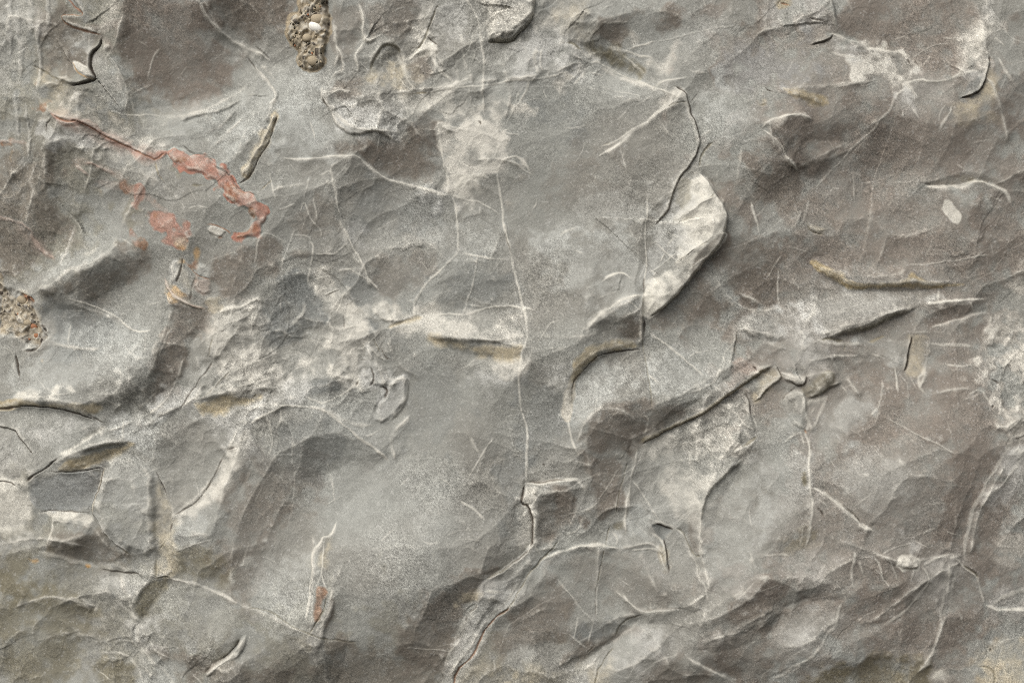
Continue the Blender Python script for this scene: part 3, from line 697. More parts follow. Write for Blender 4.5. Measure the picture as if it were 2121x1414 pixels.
P_("A1 437,400 480,405 540,445 580,480 575,500 510,490 455,450", 'cream', .85, 3, 3, dh=6, fh=7, part='stone_chip', label="pale orange-edged chip in the crack at upper left")
V("A1 440,402 460,450 510,490 578,500", 4, .6, 'orange', 0, None)
RED = "Z 338,318 350,306 372,312 395,321 422,317 446,340 470,362 488,386 503,400 530,406 549,421 557,440 551,462 547,484 525,493 508,498 496,490 514,478 526,470 527,450 505,434 480,414 468,396 448,377 424,360 395,354 365,342 345,333"
P_(RED, 'red', .9, 3, 8, g=3, raw=True, dh=4, fh=9, part='red_mineral_seam', label="winding pinkish red mineral seam at upper left", mott=.22)
for _sp in (RED, "A1 910,1280 990,1290 1080,1360 1130,1414 B1 1110,60 1165,130 1140,185 1080,140 1010,60 950,0 A1 930,1340"):
    _P = smooth(pts(_sp), True); _sl = box(_P, 8); _in = sstep(-3, 4, poly_sd(_P, _sl) + 1 + 2.5 * N12[_sl])
    _a, _b = noise(9)[_sl], noise(14)[_sl]
    paint(_sl, _in * sstep(0, 1.6, _a) * .45, 'pink'); paint(_sl, _in * sstep(.3, 1.6, _b) * .55, 'rust')
    HT[_sl] += _in * (.5 * _a + .5 * _b)
    _e = np.exp(-((poly_sd(_P, _sl) + 1) / 2.2) ** 2)
    paint(_sl, _e * .35 * np.clip(.5 + .6 * _b, 0, 1), 'cream')
P_("Z 345,312 372,314 396,324 424,321 440,338 420,346 390,338 360,326", 'pink', .55, 6, 5)
P_("Z 486,392 520,408 540,424 535,450 525,436 500,420", 'pink', .6, 6, 5)
P_("B1 1540,20 1591,0 B2 75,40 60,80 0,85 B1 1500,105 1460,85", 'rust', .45, 5, 5)
V("A1 330,700 420,745 480,760 560,775 640,830 740,880 830,940 910,970 960,950 1010,930", 20, .95, 'red', 1.5, 'red_mineral_seam', label="thin pink seam leading into the red one")
P_("A1 910,1280 990,1290 1080,1360 1130,1414 B1 1110,60 1165,130 1140,185 1080,140 1010,60 950,0 A1 930,1340", 'red', .6, 10, 16, dh=0, part='red_mineral_seam', label="short brownish red patch below the winding seam", mott=1.2)
P_("B1 1090,90 1165,130 1150,180 1100,150", 'tan', .6, 5, 4)
for cx, cy, r, c in ((625, 1155, 26, 'rust'), (600, 1120, 16, 'red'), (740, 1150, 22, 'rust'), (840, 1195, 24, 'red'), (935, 1228, 28, 'rust'), (700, 1250, 14, 'pink'), (20, 870, 40, 'rust'), (40, 910, 24, 'orange'), (1280, 1375, 26, 'rust'), (225, 545, 20, 'rust'), (310, 600, 22, 'rust'), (255, 640, 24, 'rust'), (30, 770, 30, 'tan')):
    P_("A1 %d,%d %d,%d %d,%d %d,%d" % (cx - r, cy - r * .6, cx + r * .6, cy - r, cx + r, cy + r * .7, cx - r * .4, cy + r), c, .5, 6, 13, part=None, mott=.9)
for sp, w in (("A1 440,1000 500,1040 520,1060", 10), ("A1 510,985 560,980 620,1020 690,1060", 9), ("A1 0,1290 70,1340 140,1400 B1 130,70 200,150 280,210", 9), ("A1 380,0 440,40 495,85", 7), ("A1 0,840 140,870", 10)):
    V(sp, w, .6, 'red' if w == 7 else 'pink', 1, None)
P_("B1 1300,15 1400,50 1380,72 1330,105 1262,62", 'cream', .8, 4, 4, dh=3, part='stone_chip', label="small whitish chip ringed with rust below the red seam")
V("B1 1265,20 1300,10 1400,52 1420,70", 6, .7, 'rust', 0, None)
V("B1 1330,105 1360,95", 8, .6, 'rust', 0, None)
for cx, cy, r, c in ((1130, 185, 22, 'orange'), (1190, 180, 20, 'orange'), (1112, 238, 18, 'orange'), (1150, 265, 22, 'rust'), (1185, 325, 14, 'rust'), (1050, 438, 22, 'orange'), (1310, 490, 20, 'tan'), (870, 105, 22, 'rust'), (800, 70, 18, 'red')):
    P_("B1 %d,%d %d,%d %d,%d %d,%d" % (cx - r, cy - r * .6, cx + r * .6, cy - r, cx + r, cy + r * .7, cx - r * .4, cy + r), c, .4, 7, 12, mott=.9)
V("B1 1000,360 1015,390 1050,440 1130,490 1240,530", 9, .75, 'pink', 3, 'red_mineral_seam', label="thin pinkish vein under the cracked stone pieces at left")
P_("B1 1040,230 1100,220 1110,300 1070,380 1020,370", 'dust', .5, 5, 3, dh=3, fh=8, part='stone_chip', label="upright grey piece of the cracked cluster below the red patches")
P_("B1 1185,335 1280,340 1302,440 1240,442 1180,400", 'pink', .35, 5, 3, dh=3, fh=8, part='stone_chip', label="square pinkish grey piece of the cracked cluster at left")
P_("B1 1190,250 1275,250 1278,335 1190,325", 'pale', .4, 5, 3, dh=2, fh=8)
P_("C1 195,655 240,655 258,685 230,698 190,685", 'orange', .55, 5, 4, part=None)
P_("C1 495,690 535,685 538,702 515,712", 'orange', .95, 3, 2)
P_("B1 0,1105 100,1108 350,1108 540,1083 660,1102 560,1182 400,1142 240,1118 60,1146 0,1150", 'tany', .62, 5, 4, part='ledge_riser', label="yellowish underside of the long ledge at left")
P_("B1 1190,1100 1400,1037 1430,1072 1560,1062 1591,1042 1591,1070 1420,1130 1340,1165 1280,1140", 'tany', .6, 7, 5)
P_("C1 320,107 480,40 640,0 B1 800,1350 C1 760,20 700,40 640,90 460,119", 'tany', .62, 6, 5, part='ledge_riser', label="brownish underside of the overhang above the angular stones")
P_("C1 230,150 400,115 625,115 600,250 575,358 400,368 240,358 180,260", 'blueg', .45, 6, 4, part='stone_block', label="flat grey block between cracks at lower left")
P_("C1 640,60 760,25 880,70 945,140 940,200 950,400 950,640 790,630 660,490 590,380 610,230 640,120", 'pale', .42, 8, 4, dh=7, fh=14, part='stone_block', label="taller pale grey angular block right of the flat one")
V("C1 635,120 605,240 590,370", 8, .6, 'tan', 1, None)
V("C1 640,480 660,490 720,550 790,630", 7, .5, 'cream', 1, None)
P_("C1 960,150 1000,260 1050,320 1050,420 1060,560 1075,650 1050,760 945,770 945,640 960,400 950,250", 'tan', .5, 7, 4, dh=3, part='stone_rib', label="narrow tan rib right of the angular blocks, lower left")
P_("C1 935,790 1030,772 960,900 870,1030 820,950 860,870", 'olive', .55, 7, 4)
P_("C1 1270,1370 1340,1290 1470,1240 1540,1330 1560,1380 1500,1414 1300,1414", 'brown', .45, 8, 4, dh=5, fh=20, part='stone_block', label="rounded brownish stone at the bottom edge, left")
V("C1 1265,1360 1330,1290 1420,1232 1470,1232 1500,1170 1512,1112", 13, .75, 'cream', 3, 'pale_flake', label="curled cream lip at the bottom edge, left")
P_("B3 480,780 560,730 700,705 850,745 850,763 700,783 600,798 540,840 480,905 430,985 410,1100 398,1220 378,1180 382,1050 420,960 440,840", 'tany', .6, 5, 4, part='ledge_riser', label="tan riser of the curved step right of centre")
P_("B3 380,1000 430,960 410,1080 400,1220 378,1180", 'cream', .7, 4, 3)
V("B3 840,1352 1000,1280 1150,1200 1300,1110 1400,1032 1500,955 1591,885", 12, .62, 'tany', 0, 'ledge_riser', label="thin tan riser of the long diagonal ledge, right")
P_("B4 340,235 460,287 560,342 660,387 740,377 850,357 950,342 940,320 960,300 1080,347 1150,367 1300,366 1290,380 1150,390 1040,400 850,385 740,405 650,408 530,366 430,302", 'tany', .75, 4, 3, part='ledge_riser', label="yellow riser under the curved lip at right")
P_("B4 960,335 1070,345 1120,375 1000,380 950,360", 'blueg', .5, 4, 4)
P_("A4 160,580 260,550 340,590 440,600 450,650 340,630 250,610", 'tany', .62, 6, 4, part='ledge_riser', label="yellowish hollow under a lip near the top right")
P_("A4 10,620 80,600 85,645 40,655", 'tan', .6, 4, 3)
P_("A4 155,0 250,10 260,50 200,70 160,50", 'tany', .6, 6, 5)
P_("A4 1270,602 1310,510 1400,470 1432,455 1392,548 1332,588", 'dgrey', .6, 4, 3)
P_("A4 1200,1215 1240,1250 1277,1290 1276,1350 1240,1370 1190,1312 1170,1280", 'calc', .78, 3, 4, part='pale_spot', label="isolated cream white oval spot near the right edge", grain=.5, mott=.1)
P_("A4 325,1360 420,1380 470,1395 B4 440,50 420,75 350,65 325,30", 'tan', .55, 5, 4, dh=4, fh=10, part='stone_chip', label="small tan chip above the curved yellow lip, right")
P_("B4 950,700 980,700 1060,690 1080,800 1060,880 1000,940 910,920 940,850 950,770", 'tan', .5, 6, 4, part='thin_flake', label="tan flake right of a dark curved crack, right")
P_("B4 0,950 140,865 160,910 180,950 90,1000 60,1050 0,1090", 'tan', .5, 5, 4)
P_("B4 160,910 250,918 310,930 330,970 300,1000 200,952", 'cream', .7, 4, 3, dh=5, fh=10, part='stone_chip', label="cream knob in the broken ledge below the powdery blot")
P_("B4 340,970 420,920 490,920 500,990 470,1020 380,1060 310,1060 300,1020", 'olive', .45, 6, 4, dh=5, fh=14, part='stone_chip', label="olive brown lump right of the cream knob")
P_("B4 310,1080 400,1078 440,1062 420,1100 330,1108", 'calc', .65, 6, 4)
P_("B4 190,1085 240,1035 300,1017 323,1100 318,1200 300,1270 240,1240 195,1180", 'grey', .5, 6, 4, dh=3, fh=10, part='stone_flake', label="grey blade of stone below the broken ledge, right")
P_("B3 1420,790 1520,820 1550,890 1580,890 1400,1040 1390,940 1410,860", 'pink', .25, 8, 4)
P_("C2 420,815 465,815 475,860 430,950 425,1010 400,1000 405,900", 'rust', .48, 4, 3, part='thin_flake', label="rusty brown sliver in the thin white flake, bottom left of centre")
P_("C2 470,525 510,540 485,720 466,690", 'tan', .6, 5, 3)
P_("C2 500,885 520,890 480,1060 456,1060", 'brown', .6, 4, 3)
P_("C2 1240,920 1300,880 1410,860 1390,930 1310,950", 'tan', .55, 6, 5)
P_("C2 1312,962 1385,932 1380,975 1322,995", 'grey', .8, 3, 2, dh=-2)
P_("C3 910,450 940,440 1050,482 1010,510 990,540 930,500", 'dgrey', .7, 3, 3, dh=-3, fh=5)
P_("C3 965,612 1010,600 1010,730 970,680", 'tan', .55, 5, 3)
P_("C3 180,200 205,195 220,225 205,250 185,235", 'cream', .8, 3, 2, dh=5, fh=7)
P_("C4 870,600 980,630 980,690 960,705 850,690 850,650", 'calc', .68, 4, 4, dh=3, fh=8, part='stone_chip', label="small cream chip at lower right under short scratches", mott=.4)
P_("C3 690,430 740,430 745,480 665,475", 'olive', .5, 6, 4)
P_("C4 290,130 315,130 318,180 295,190", 'olive', .7, 4, 3)
P_("B2 970,810 1010,800 1030,825 1000,845 970,835", 'cream', .75, 3, 3)

# lumps of pebbly conglomerate
CG1 = "A2 320,-60 445,-60 450,70 470,110 472,180 440,215 435,300 430,400 400,430 330,430 290,380 270,350 290,300 240,270 210,210 215,150 250,90 300,80"
CG2 = "B1 -120,350 0,370 60,420 100,440 150,470 165,540 200,600 250,640 268,680 240,730 180,750 120,690 30,650 -120,650"
for sp, dh, c in ((CG1, 15, 'conc'), (CG2, -4, 'conc')):
    P_(sp, c, g=5, s=.95 if dh > 10 else .75, f=2.5 if dh > 10 else 7, n=4 if dh > 10 else 12, dh=dh, fh=13, part='conglomerate_lump', label="rough pebbly lump hanging from the top edge" if dh > 10 else "crumbling rusty brown pebbly patch at the left edge", mott=.05)
    _P = smooth(pts(sp), True); _sl = box(_P, 4); _sd = poly_sd(_P, _sl) + 4
    _in = sstep(-1, 3, _sd)
    _n1 = noise(4.6)[_sl]; _n2 = noise(7)[_sl]; _n3 = noise(12)[_sl]
    HT[_sl] += _in * (1.6 * _n3 + 1.6 * _n1)
    paint(_sl, _in * sstep(.2, 1.4, _n2) * (.45 if dh > 10 else .15), 'cream')
    paint(_sl, _in * sstep(-.2, -1.2, _n3) * (.45 if dh > 10 else .3), 'brown')
    if dh < 10:
        paint(_sl, _in * sstep(.3, 1.5, noise(22)[_sl]) * .75, 'rust')
        paint(_sl, _in * sstep(0, 1.5, -_n2) * .3, 'brown')
    _hole = _in * sstep(.95, 1.6, _n1 + .15 * WN[_sl])
    HT[_sl] -= 2.2 * _hole
    paint(_sl, _hole * .8, 'crack')
K("B1 120,768 180,765 222,745", 5, 7, .8)
K("B1 70,790 80,850 100,945", 5, 7, .8)
K("B1 105,440 160,470 165,500", 4, 5, .6, 'rust')
K("B1 230,630 270,670", 4, 5, .7)
P_("B1 130,710 215,730 205,758 125,764", 'pale', .6, 4, 3)

for sp, w, s, c in (("A1 560,1090 740,1150 840,1195 935,1228 1000,1320 B1 1050,40 1130,150", 26, .38, 'pink'), ("A1 330,690 480,760 640,830 830,940 930,980", 42, .62, 'pink'), ("A1 220,560 300,640 420,720", 30, .45, 'tan'), ("A1 430,980 560,980 700,1060 800,1180", 20, .28, 'pink'), ("B1 60,0 130,70 200,150 280,210", 22, .3, 'pink'), ("B1 1000,360 1050,440 1130,490 1240,530", 22, .3, 'tan'), ("B1 1110,200 1100,310 1160,400", 24, .25, 'tan')):
    V(sp, w, s, c, 0, None)
# ------------------------------------------------------------------ hairline scratches and chips too fine to trace one by one
_r = np.random.default_rng(77)
for _i in range(230):
    _u, _v = _r.uniform(0, W), _r.uniform(0, H)
    _a = math.radians(_r.choice([-38, -38, 75, 20]) + _r.normal(0, 22)); _l = _r.uniform(14, 60)
    _c = _r.normal(0, .25)
    _q = [(_u, _v), (_u + .5 * _l * math.cos(_a), _v + .5 * _l * math.sin(_a)), (_u + _l * .5 * (math.cos(_a) + math.cos(_a + _c)), _v + _l * .5 * (math.sin(_a) + math.sin(_a + _c)))]
    V("Z " + " ".join("%.1f,%.1f" % p for p in _q), _r.uniform(2.6, 5), _r.uniform(.2, .5), 'calc', .3, None)
# ------------------------------------------------------------------ veins
for sp, w, s in (
    ("A1 950,270 905,350 880,465", 4, .5), ("A1 790,580 840,545 900,490", 5, .55), ("A1 790,590 805,690", 5, .6), ("A1 650,680 760,700 945,715", 5, .6),
    ("A1 640,315 720,400 765,500 785,580 750,690", 5, .45), ("A1 1160,1285 1230,1270 1290,1275", 4, .5),
    ("A2 355,740 385,855", 4, .7), ("A2 0,380 60,440 120,520 130,550", 5, .6), ("A2 0,290 95,355", 4, .7),
    ("A2 650,30 680,100 690,150 672,190 680,235 715,262 760,240 790,210", 6, .65), ("A2 690,255 640,320 635,370 655,420 650,470", 6, .6),
    ("A2 510,280 545,340 560,400 555,440 500,460 480,510", 5, .55), ("A2 890,330 930,400 950,470 990,530 1030,580", 9, .65),
    ("A2 660,380 700,430 730,460", 4, .5), ("A2 910,480 960,540 1010,580", 5, .5), ("A2 860,70 930,45", 4, .5),
    ("A2 1100,310 1130,380 1180,440 1240,495", 11, .7), ("A2 1290,300 1300,380 1315,430", 10, .65), ("A2 1250,400 1260,470", 8, .55), ("A2 1200,540 1270,490 1330,470", 8, .55),
    ("A2 1130,330 1135,440", 5, .55), ("A2 860,580 940,580 1040,580 1100,570 1200,535 1340,520 1450,520 1591,495", 6, .65),
    ("A2 1395,190 1405,260 1420,420 1425,600 1420,720", 6, .62), ("A2 1260,0 1370,80 1395,190", 5, .6), ("A2 1340,530 1350,620 1390,660", 5, .4),
    ("A2 430,520 420,600 470,660 510,730 525,780", 5, .6), ("A2 480,640 540,720 600,790", 9, .6), ("A2 790,840 775,920", 5, .7), ("A2 840,830 865,865", 5, .7), ("A2 890,780 915,835", 5, .7),
    ("A2 945,690 970,745", 4, .7), ("A2 860,600 900,660 920,690", 6, .5), ("A2 190,980 400,970 560,960 650,965 730,1030 820,1090 930,1130 1080,1150 1200,1190", 6, .6),
    ("A2 1225,1205 1245,1260 1265,1414 B2 1265,100 1270,180 1220,230 1150,290 1080,360 1040,420 1000,480 990,590", 7, .78), ("A2 1150,780 1160,1000 1200,1060 1200,1180", 6, .6),
    ("A2 1165,790 1190,765 1240,765 1300,780", 6, .7), ("A2 1070,800 1140,800", 5, .6), ("A2 1250,1170 1270,1090 1330,1065 1440,1080 1455,1100", 11, .75), ("A2 1225,1190 1300,1215 1420,1250 1510,1300", 4, .5),
    ("A2 1495,1050 1500,1130 1520,1250 1535,1330 1550,1414 B2 1560,80 1575,150", 6, .68), ("A2 1490,1040 1530,980 1591,950", 6, .6),
    ("A3 0,990 40,955 100,955 150,1000 165,1030", 9, .75), ("A2 115,1060 130,1130 155,1200", 4, .6), ("A2 420,1085 490,1060", 5, .5), ("A2 490,1050 495,1130 520,1240 545,1320", 7, .65),
    ("A2 290,1290 320,1210 345,1310 400,1390", 5, .6), ("A2 380,1200 400,1340", 4, .6), ("A2 160,1285 280,1230", 5, .55), ("A2 360,1080 320,1210", 5, .35), ("A2 240,1140 260,1110", 4, .4),
    ("A3 210,290 200,370 235,460", 12, .6), ("A3 250,290 240,380 260,440", 7, .5), ("A3 300,420 270,470", 6, .55), ("A3 0,500 100,490 160,490 250,475 330,445 430,435", 6, .65),
    ("A3 430,400 450,440", 5, .6), ("A3 400,380 500,380", 4, .5), ("A3 165,490 130,580 90,660", 7, .6), ("A3 100,560 70,700 30,760", 7, .45), ("A3 240,540 260,610", 5, .6), ("A3 345,520 345,595", 5, .75), ("A3 520,440 470,490 445,520", 7, .6),
    ("A3 540,440 640,455", 4, .5), ("A3 540,370 640,390 740,440 850,490 920,530 990,560", 7, .7), ("A3 740,330 820,380 870,440", 6, .55), ("A3 650,285 720,300 800,320 915,345", 7, .75), ("A3 780,300 860,265 940,245", 6, .75),
    ("A3 940,245 1080,220 1200,190 1420,170", 4, .3), ("A3 610,138 690,142 775,135", 5, .75), ("A3 930,520 960,500 1050,490 1130,475", 9, .65), ("A3 1140,430 1170,450 1250,450", 7, .5), ("A3 620,520 660,550 840,580", 5, .4),
    ("A3 565,945 640,915 720,875", 6, .7), ("A3 600,885 690,868 850,770 960,670", 5, .55), ("A3 885,1185 880,1300 870,1414 B3 865,200 862,440", 5, .7), ("A3 1200,860 1280,790", 5, .45),
    ("A3 175,1280 205,1250 212,1215", 5, .75), ("A3 0,815 50,800", 5, .7), ("A3 10,815 60,835 105,835", 5, .7),
    ("A3 1440,900 1430,1000 1420,1110", 7, .55), ("A3 1530,1240 1550,1330 1570,1414 B4 40,80", 7, .65), ("A3 1480,1120 1560,1230", 6, .35), ("A3 1305,1050 1305,1100", 4, .4), ("A3 1560,790 1591,770", 5, .55), ("A3 1215,0 1250,45", 6, .4), ("A3 620,50 690,10", 5, .4),
    ("A4 460,0 500,70 520,140 510,190", 8, .5), ("A4 60,180 220,170", 8, .4), ("A4 470,205 540,205 620,245 700,265 720,295 850,300 930,290 945,330", 8, .8), ("A4 480,310 560,340 640,350", 7, .65),
    ("A4 930,500 1040,480 1070,500 1150,490 1280,460 1370,440", 8, .7), ("A4 940,530 870,580 830,660 770,710 730,790 680,840 600,910 550,980", 6, .55), ("A4 550,980 470,1060 400,1130", 5, .35), ("A4 1220,650 1210,700 1160,760 1130,800", 9, .7), ("A4 1180,640 1140,700 1135,740", 5, .55),
    ("A4 1510,340 1550,430 1600,510", 9, .6), ("A4 1480,200 1560,260", 6, .5), ("A4 970,650 1010,720", 7, .65), ("A4 910,660 905,710", 5, .6), ("A4 980,330 1100,270 1220,240", 4, .45), ("A4 1040,400 1100,330", 4, .4), ("A4 1190,210 1260,205", 6, .6), ("A4 480,545 560,530 760,480", 6, .5), ("A4 630,530 770,490", 4, .4),
    ("A4 30,790 80,750 150,730 230,725", 6, .6), ("A4 30,790 140,890 210,990 290,1050", 6, .58), ("A4 560,0 620,60", 7, .35), ("A4 1050,1110 1100,1130 1240,1140 1320,1115 1390,1090 1470,1110 1560,1140 1600,1190 1615,1220", 8, .92),
    ("A4 345,1210 320,1290 290,1370", 8, .35), ("A4 0,1240 30,1380", 7, .6), ("A4 870,1105 960,1110 1020,1060", 4, .4), ("A4 1250,1000 1300,1030", 8, .4), ("A4 780,600 830,610", 6, .5),
    ("B1 400,460 500,475 600,520 700,580 760,640 820,675 920,655", 5, .75), ("B1 1060,640 1010,720 970,830", 5, .5), ("B1 520,420 540,435", 4, .6), ("B1 730,90 800,130", 5, .6), ("B1 890,670 880,800", 5, .45),
    ("B1 1330,560 1400,520 1500,505 1560,455 1591,450", 10, .65), ("B1 1220,1080 1330,970 1440,880", 10, .6), ("B1 800,1170 880,1120 960,1040", 8, .5), ("B1 740,1200 735,1330", 5, .6), ("B1 130,1090 280,1050 440,1040", 5, .6),
    ("B1 1370,640 1500,600 1560,540", 5, .45), ("B1 1520,830 1500,930", 5, .4), ("B1 1340,830 1400,900", 4, .4), ("B1 1560,560 1540,700", 5, .4), ("B1 1520,1215 1591,1180", 6, .6),
    ("B2 95,75 60,110 40,200 20,250", 5, .55), ("B2 95,75 150,90 220,130", 4, .5), ("B2 180,300 240,130 270,30", 4, .45), ("B2 360,120 390,150 385,230 365,300 340,390", 6, .75), ("B2 250,85 340,85 370,120", 4, .45), ("B2 390,10 430,60 425,110", 4, .4),
    ("B2 300,515 320,515 315,570 270,610 240,640", 13, .5), ("B2 570,30 610,110 650,180 690,280 710,340 770,410", 6, .82), ("B2 600,125 550,180 500,210 400,205", 5, .6), ("B2 510,310 600,285 630,280", 6, .65), ("B2 590,285 700,340", 5, .55), ("B2 430,450 540,400", 4, .5),
    ("B2 1290,180 1385,205 1500,230 1591,230", 6, .75), ("B2 1385,205 1360,330 1320,480 1290,570", 6, .58), ("B2 1505,230 1505,330", 4, .3), ("B2 1130,575 1200,572 1290,570 1350,550 1460,520 1591,515 B3 80,530 200,550", 6, .72), ("B2 1330,500 1420,515", 5, .55), ("B2 960,470 1000,490", 6, .5),
    ("B3 10,0 50,150 80,350 110,450 140,580 155,680 130,750 110,870 105,1000 120,1130 145,1230 148,1414 C3 150,160", 7, .75), ("B2 1400,715 1500,725 1591,700 B3 80,700 140,690", 11, .85), ("B3 150,720 195,725", 5, .6),
    ("B2 560,890 620,945 650,960", 12, .6), ("B2 700,735 770,810 830,840", 6, .55), ("B2 330,1060 400,1090 440,1110 510,1080 580,1040 650,980", 7, .7), ("B2 0,1205 80,1165 165,1130 190,1105 260,1115 380,1125 450,1150 510,1190 570,1230 640,1290 720,1360 790,1414 C2 830,55", 8, .8),
    ("B2 470,1150 560,1200 640,1230 740,1245", 12, .55), ("B2 90,1170 130,1300 135,1370 110,1414", 6, .6), ("B2 175,1130 185,1200 150,1270", 6, .6), ("B2 1490,1310 1430,1400 C2 1390,60 1325,165", 5, .6), ("B2 1340,1310 1400,1414", 10, .45), ("B2 690,1310 770,1270", 5, .45), ("B2 700,740 800,660", 5, .5),
    ("B3 620,380 650,350 700,330 740,325 775,355", 9, .85), ("B3 525,650 560,610 640,550", 14, .7), ("B3 640,550 750,485 850,455", 6, .65), ("B3 750,490 850,555", 5, .6), ("B3 230,720 270,670 290,620 330,600", 5, .6), ("B3 360,70 400,55 460,30", 8, .5), ("B3 440,170 500,200", 6, .4),
    ("B3 400,1220 430,1310 475,1400", 8, .7), ("B3 910,675 1000,740 1100,830 1225,935", 7, .75), ("B3 890,915 945,970", 7, .65), ("B3 1130,840 1180,800 1270,775", 4, .45), ("B3 1130,1035 1250,1000 1300,960 1350,900 1365,830 1340,810", 7, .6), ("B3 1280,990 1340,1030", 6, .55),
    ("B3 1360,800 1440,700", 5, .5), ("B3 1350,1110 1430,1180 1480,1240 1540,1270", 8, .7), ("B3 1370,1260 1410,1330 1470,1360", 5, .5), ("B3 1290,330 1360,430 1430,500 1500,540 1591,545 B4 100,545 180,530", 5, .45), ("B3 860,1180 905,1200 895,1260 865,1320", 5, .5), ("B3 30,520 120,535", 5, .4),
    ("B4 165,280 165,400 180,520", 5, .6), ("B4 190,200 140,250 95,340", 5, .4), ("B4 940,260 1200,230 1460,200", 4, .55), ("B4 1140,390 1130,475", 9, .7), ("B4 1050,500 1150,480 1330,470 1460,465", 7, .68), ("B4 1090,655 1240,600 1380,560 1480,550", 6, .5), ("B4 1500,560 1480,620", 9, .6),
    ("B4 1330,480 1370,540", 7, .5), ("B4 1075,740 1070,850 1040,920 1005,950 1010,1000 1040,1040", 8, .6), ("B4 860,880 870,960 880,1025", 7, .7), ("B4 900,930 930,970", 5, .5), ("B4 960,940 990,1010", 4, .5), ("B4 1085,750 1180,755 1360,750", 9, .65), ("B4 1180,870 1260,885 1360,875", 5, .6), ("B4 400,730 660,750", 9, .5),
    ("B4 460,815 640,825", 6, .6), ("B4 460,820 510,900", 7, .6), ("B4 720,810 800,830", 7, .5), ("B4 980,680 1080,680", 8, .4), ("B4 300,1020 325,1120 320,1240 300,1290", 8, .6), ("B4 440,1080 400,1170 350,1240", 9, .6), ("B4 540,1010 580,1060", 6, .45),
    ("B4 300,1270 330,1414 C4 335,0 330,100 335,230 340,330 320,450 300,560", 7, .68), ("B4 290,1280 220,1310 165,1360", 7, .75), ("B4 270,1270 290,1370", 6, .75), ("B4 235,1290 200,1345", 6, .7), ("B4 250,1280 200,1300", 6, .6), ("B4 790,960 785,1110 700,1180", 5, .4), ("B4 800,1180 920,1250 1050,1330 1180,1414", 5, .5),
    ("B4 1290,1060 1380,1010 1420,1080 1460,1130", 8, .6), ("B4 1500,760 1560,840", 12, .5), ("B4 1370,880 1440,980 1500,1100", 9, .45), ("B4 1600,1280 1520,1400", 14, .4), ("B4 1100,510 1170,520", 8, .5), ("B4 0,1190 30,1300", 10, .5), ("B4 340,1170 380,1120", 4, .4),
    ("C1 340,400 340,470 310,550", 6, .55), ("C1 1040,770 1150,800 1250,830 1330,860 1450,910", 7, .6), ("C1 230,615 350,640 480,680 560,700", 12, .6), ("C1 1075,600 1200,570 1310,530", 4, .5), ("C1 700,900 780,970 860,1040", 8, .6), ("C1 860,1040 830,1130 860,1200 862,1290", 12, .45),
    ("C1 880,1200 930,1290 1030,1350 1110,1414", 12, .6), ("C1 620,1240 780,1235 830,1310 870,1400", 6, .55), ("C1 550,1000 600,930", 6, .5), ("C1 810,960 815,900 870,850", 6, .4), ("C1 490,900 570,960", 12, .45), ("C1 0,185 60,185 120,205", 9, .6), ("C1 930,1200 1060,1280", 6, .4), ("C1 700,1170 790,1160 830,1180", 8, .4),
    ("C2 515,430 490,520 445,520 440,555 385,605 385,740 360,880 350,1000", 5, .75), ("C2 460,560 465,700 450,740 480,830", 5, .7), ("C2 450,740 420,810", 4, .6), ("C2 460,140 480,200 500,320", 6, .35), ("C2 515,885 470,1000 400,1080", 6, .55), ("C2 1265,310 1330,340 1410,400", 8, .7), ("C2 1450,860 1490,850 1540,850", 8, .7),
    ("C2 240,610 255,605", 7, .6), ("C2 940,1185 1080,1200 1215,1225", 4, .45), ("C2 370,1090 350,1140", 6, .5), ("C2 0,1120 10,1140", 8, .6),
    ("C3 140,175 220,170 380,170 450,160 490,185 510,230", 8, .65), ("C3 170,330 195,440 195,570 240,630", 7, .55), ("C3 820,0 790,100 775,180 770,270 745,340 750,420 765,500", 6, .68), ("C3 790,195 850,270 920,360 955,410", 7, .72), ("C3 700,270 685,390", 4, .55), ("C3 700,100 600,290", 4, .3),
    ("C3 1470,45 1380,120 1290,200 1230,300 1205,450", 8, .5), ("C3 1060,475 1120,510 1150,590 1180,680 1195,760", 8, .65), ("C3 1195,760 1240,830 1255,920", 5, .45), ("C3 910,500 980,540 1000,610", 8, .65), ("C3 790,610 880,600 960,605", 6, .6), ("C3 960,620 985,700 1005,725", 5, .6),
    ("C3 240,660 330,610 420,600 490,570 600,578 720,600", 7, .65), ("C3 600,820 565,1030", 6, .5), ("C3 350,790 430,890 500,980 555,1060", 6, .6), ("C3 460,1020 430,1160", 5, .5), ("C3 550,1060 520,1180", 5, .55), ("C3 400,1120 510,1210", 5, .45), ("C3 745,870 780,930 850,980", 10, .55),
    ("C3 1120,1250 1200,1300 1300,1340 1380,1390", 9, .7), ("C3 680,490 720,540 700,590", 8, .5), ("C3 480,370 560,340 600,300", 6, .45), ("C3 380,510 470,470 500,400", 7, .5), ("C3 0,1010 60,920 130,800 200,720", 6, .4), ("C3 920,1290 1040,1240", 4, .4), ("C3 160,640 160,700", 8, .5), ("C3 600,1280 555,1390", 7, .4), ("C3 910,900 905,960", 5, .3),
    ("C4 340,205 390,215 470,290 560,370 640,430 705,465", 9, .85), ("C4 390,285 430,320", 7, .6), ("C4 340,250 350,330", 7, .5), ("C4 1510,20 1470,90 1400,180 1360,260 1320,340 1300,440 1260,540 1270,640", 11, .55), ("C4 1360,270 1440,255 1520,200 1640,50", 11, .5),
    ("C4 580,590 580,700 590,820", 7, .6), ("C4 610,650 660,740", 6, .5), ("C4 700,630 740,680 775,770", 6, .55), ("C4 780,620 830,700 850,760", 6, .45), ("C4 750,605 850,560 940,540", 5, .55), ("C4 410,660 380,720", 6, .5), ("C4 600,640 710,630", 4, .4), ("C4 1000,500 1070,470", 9, .5),
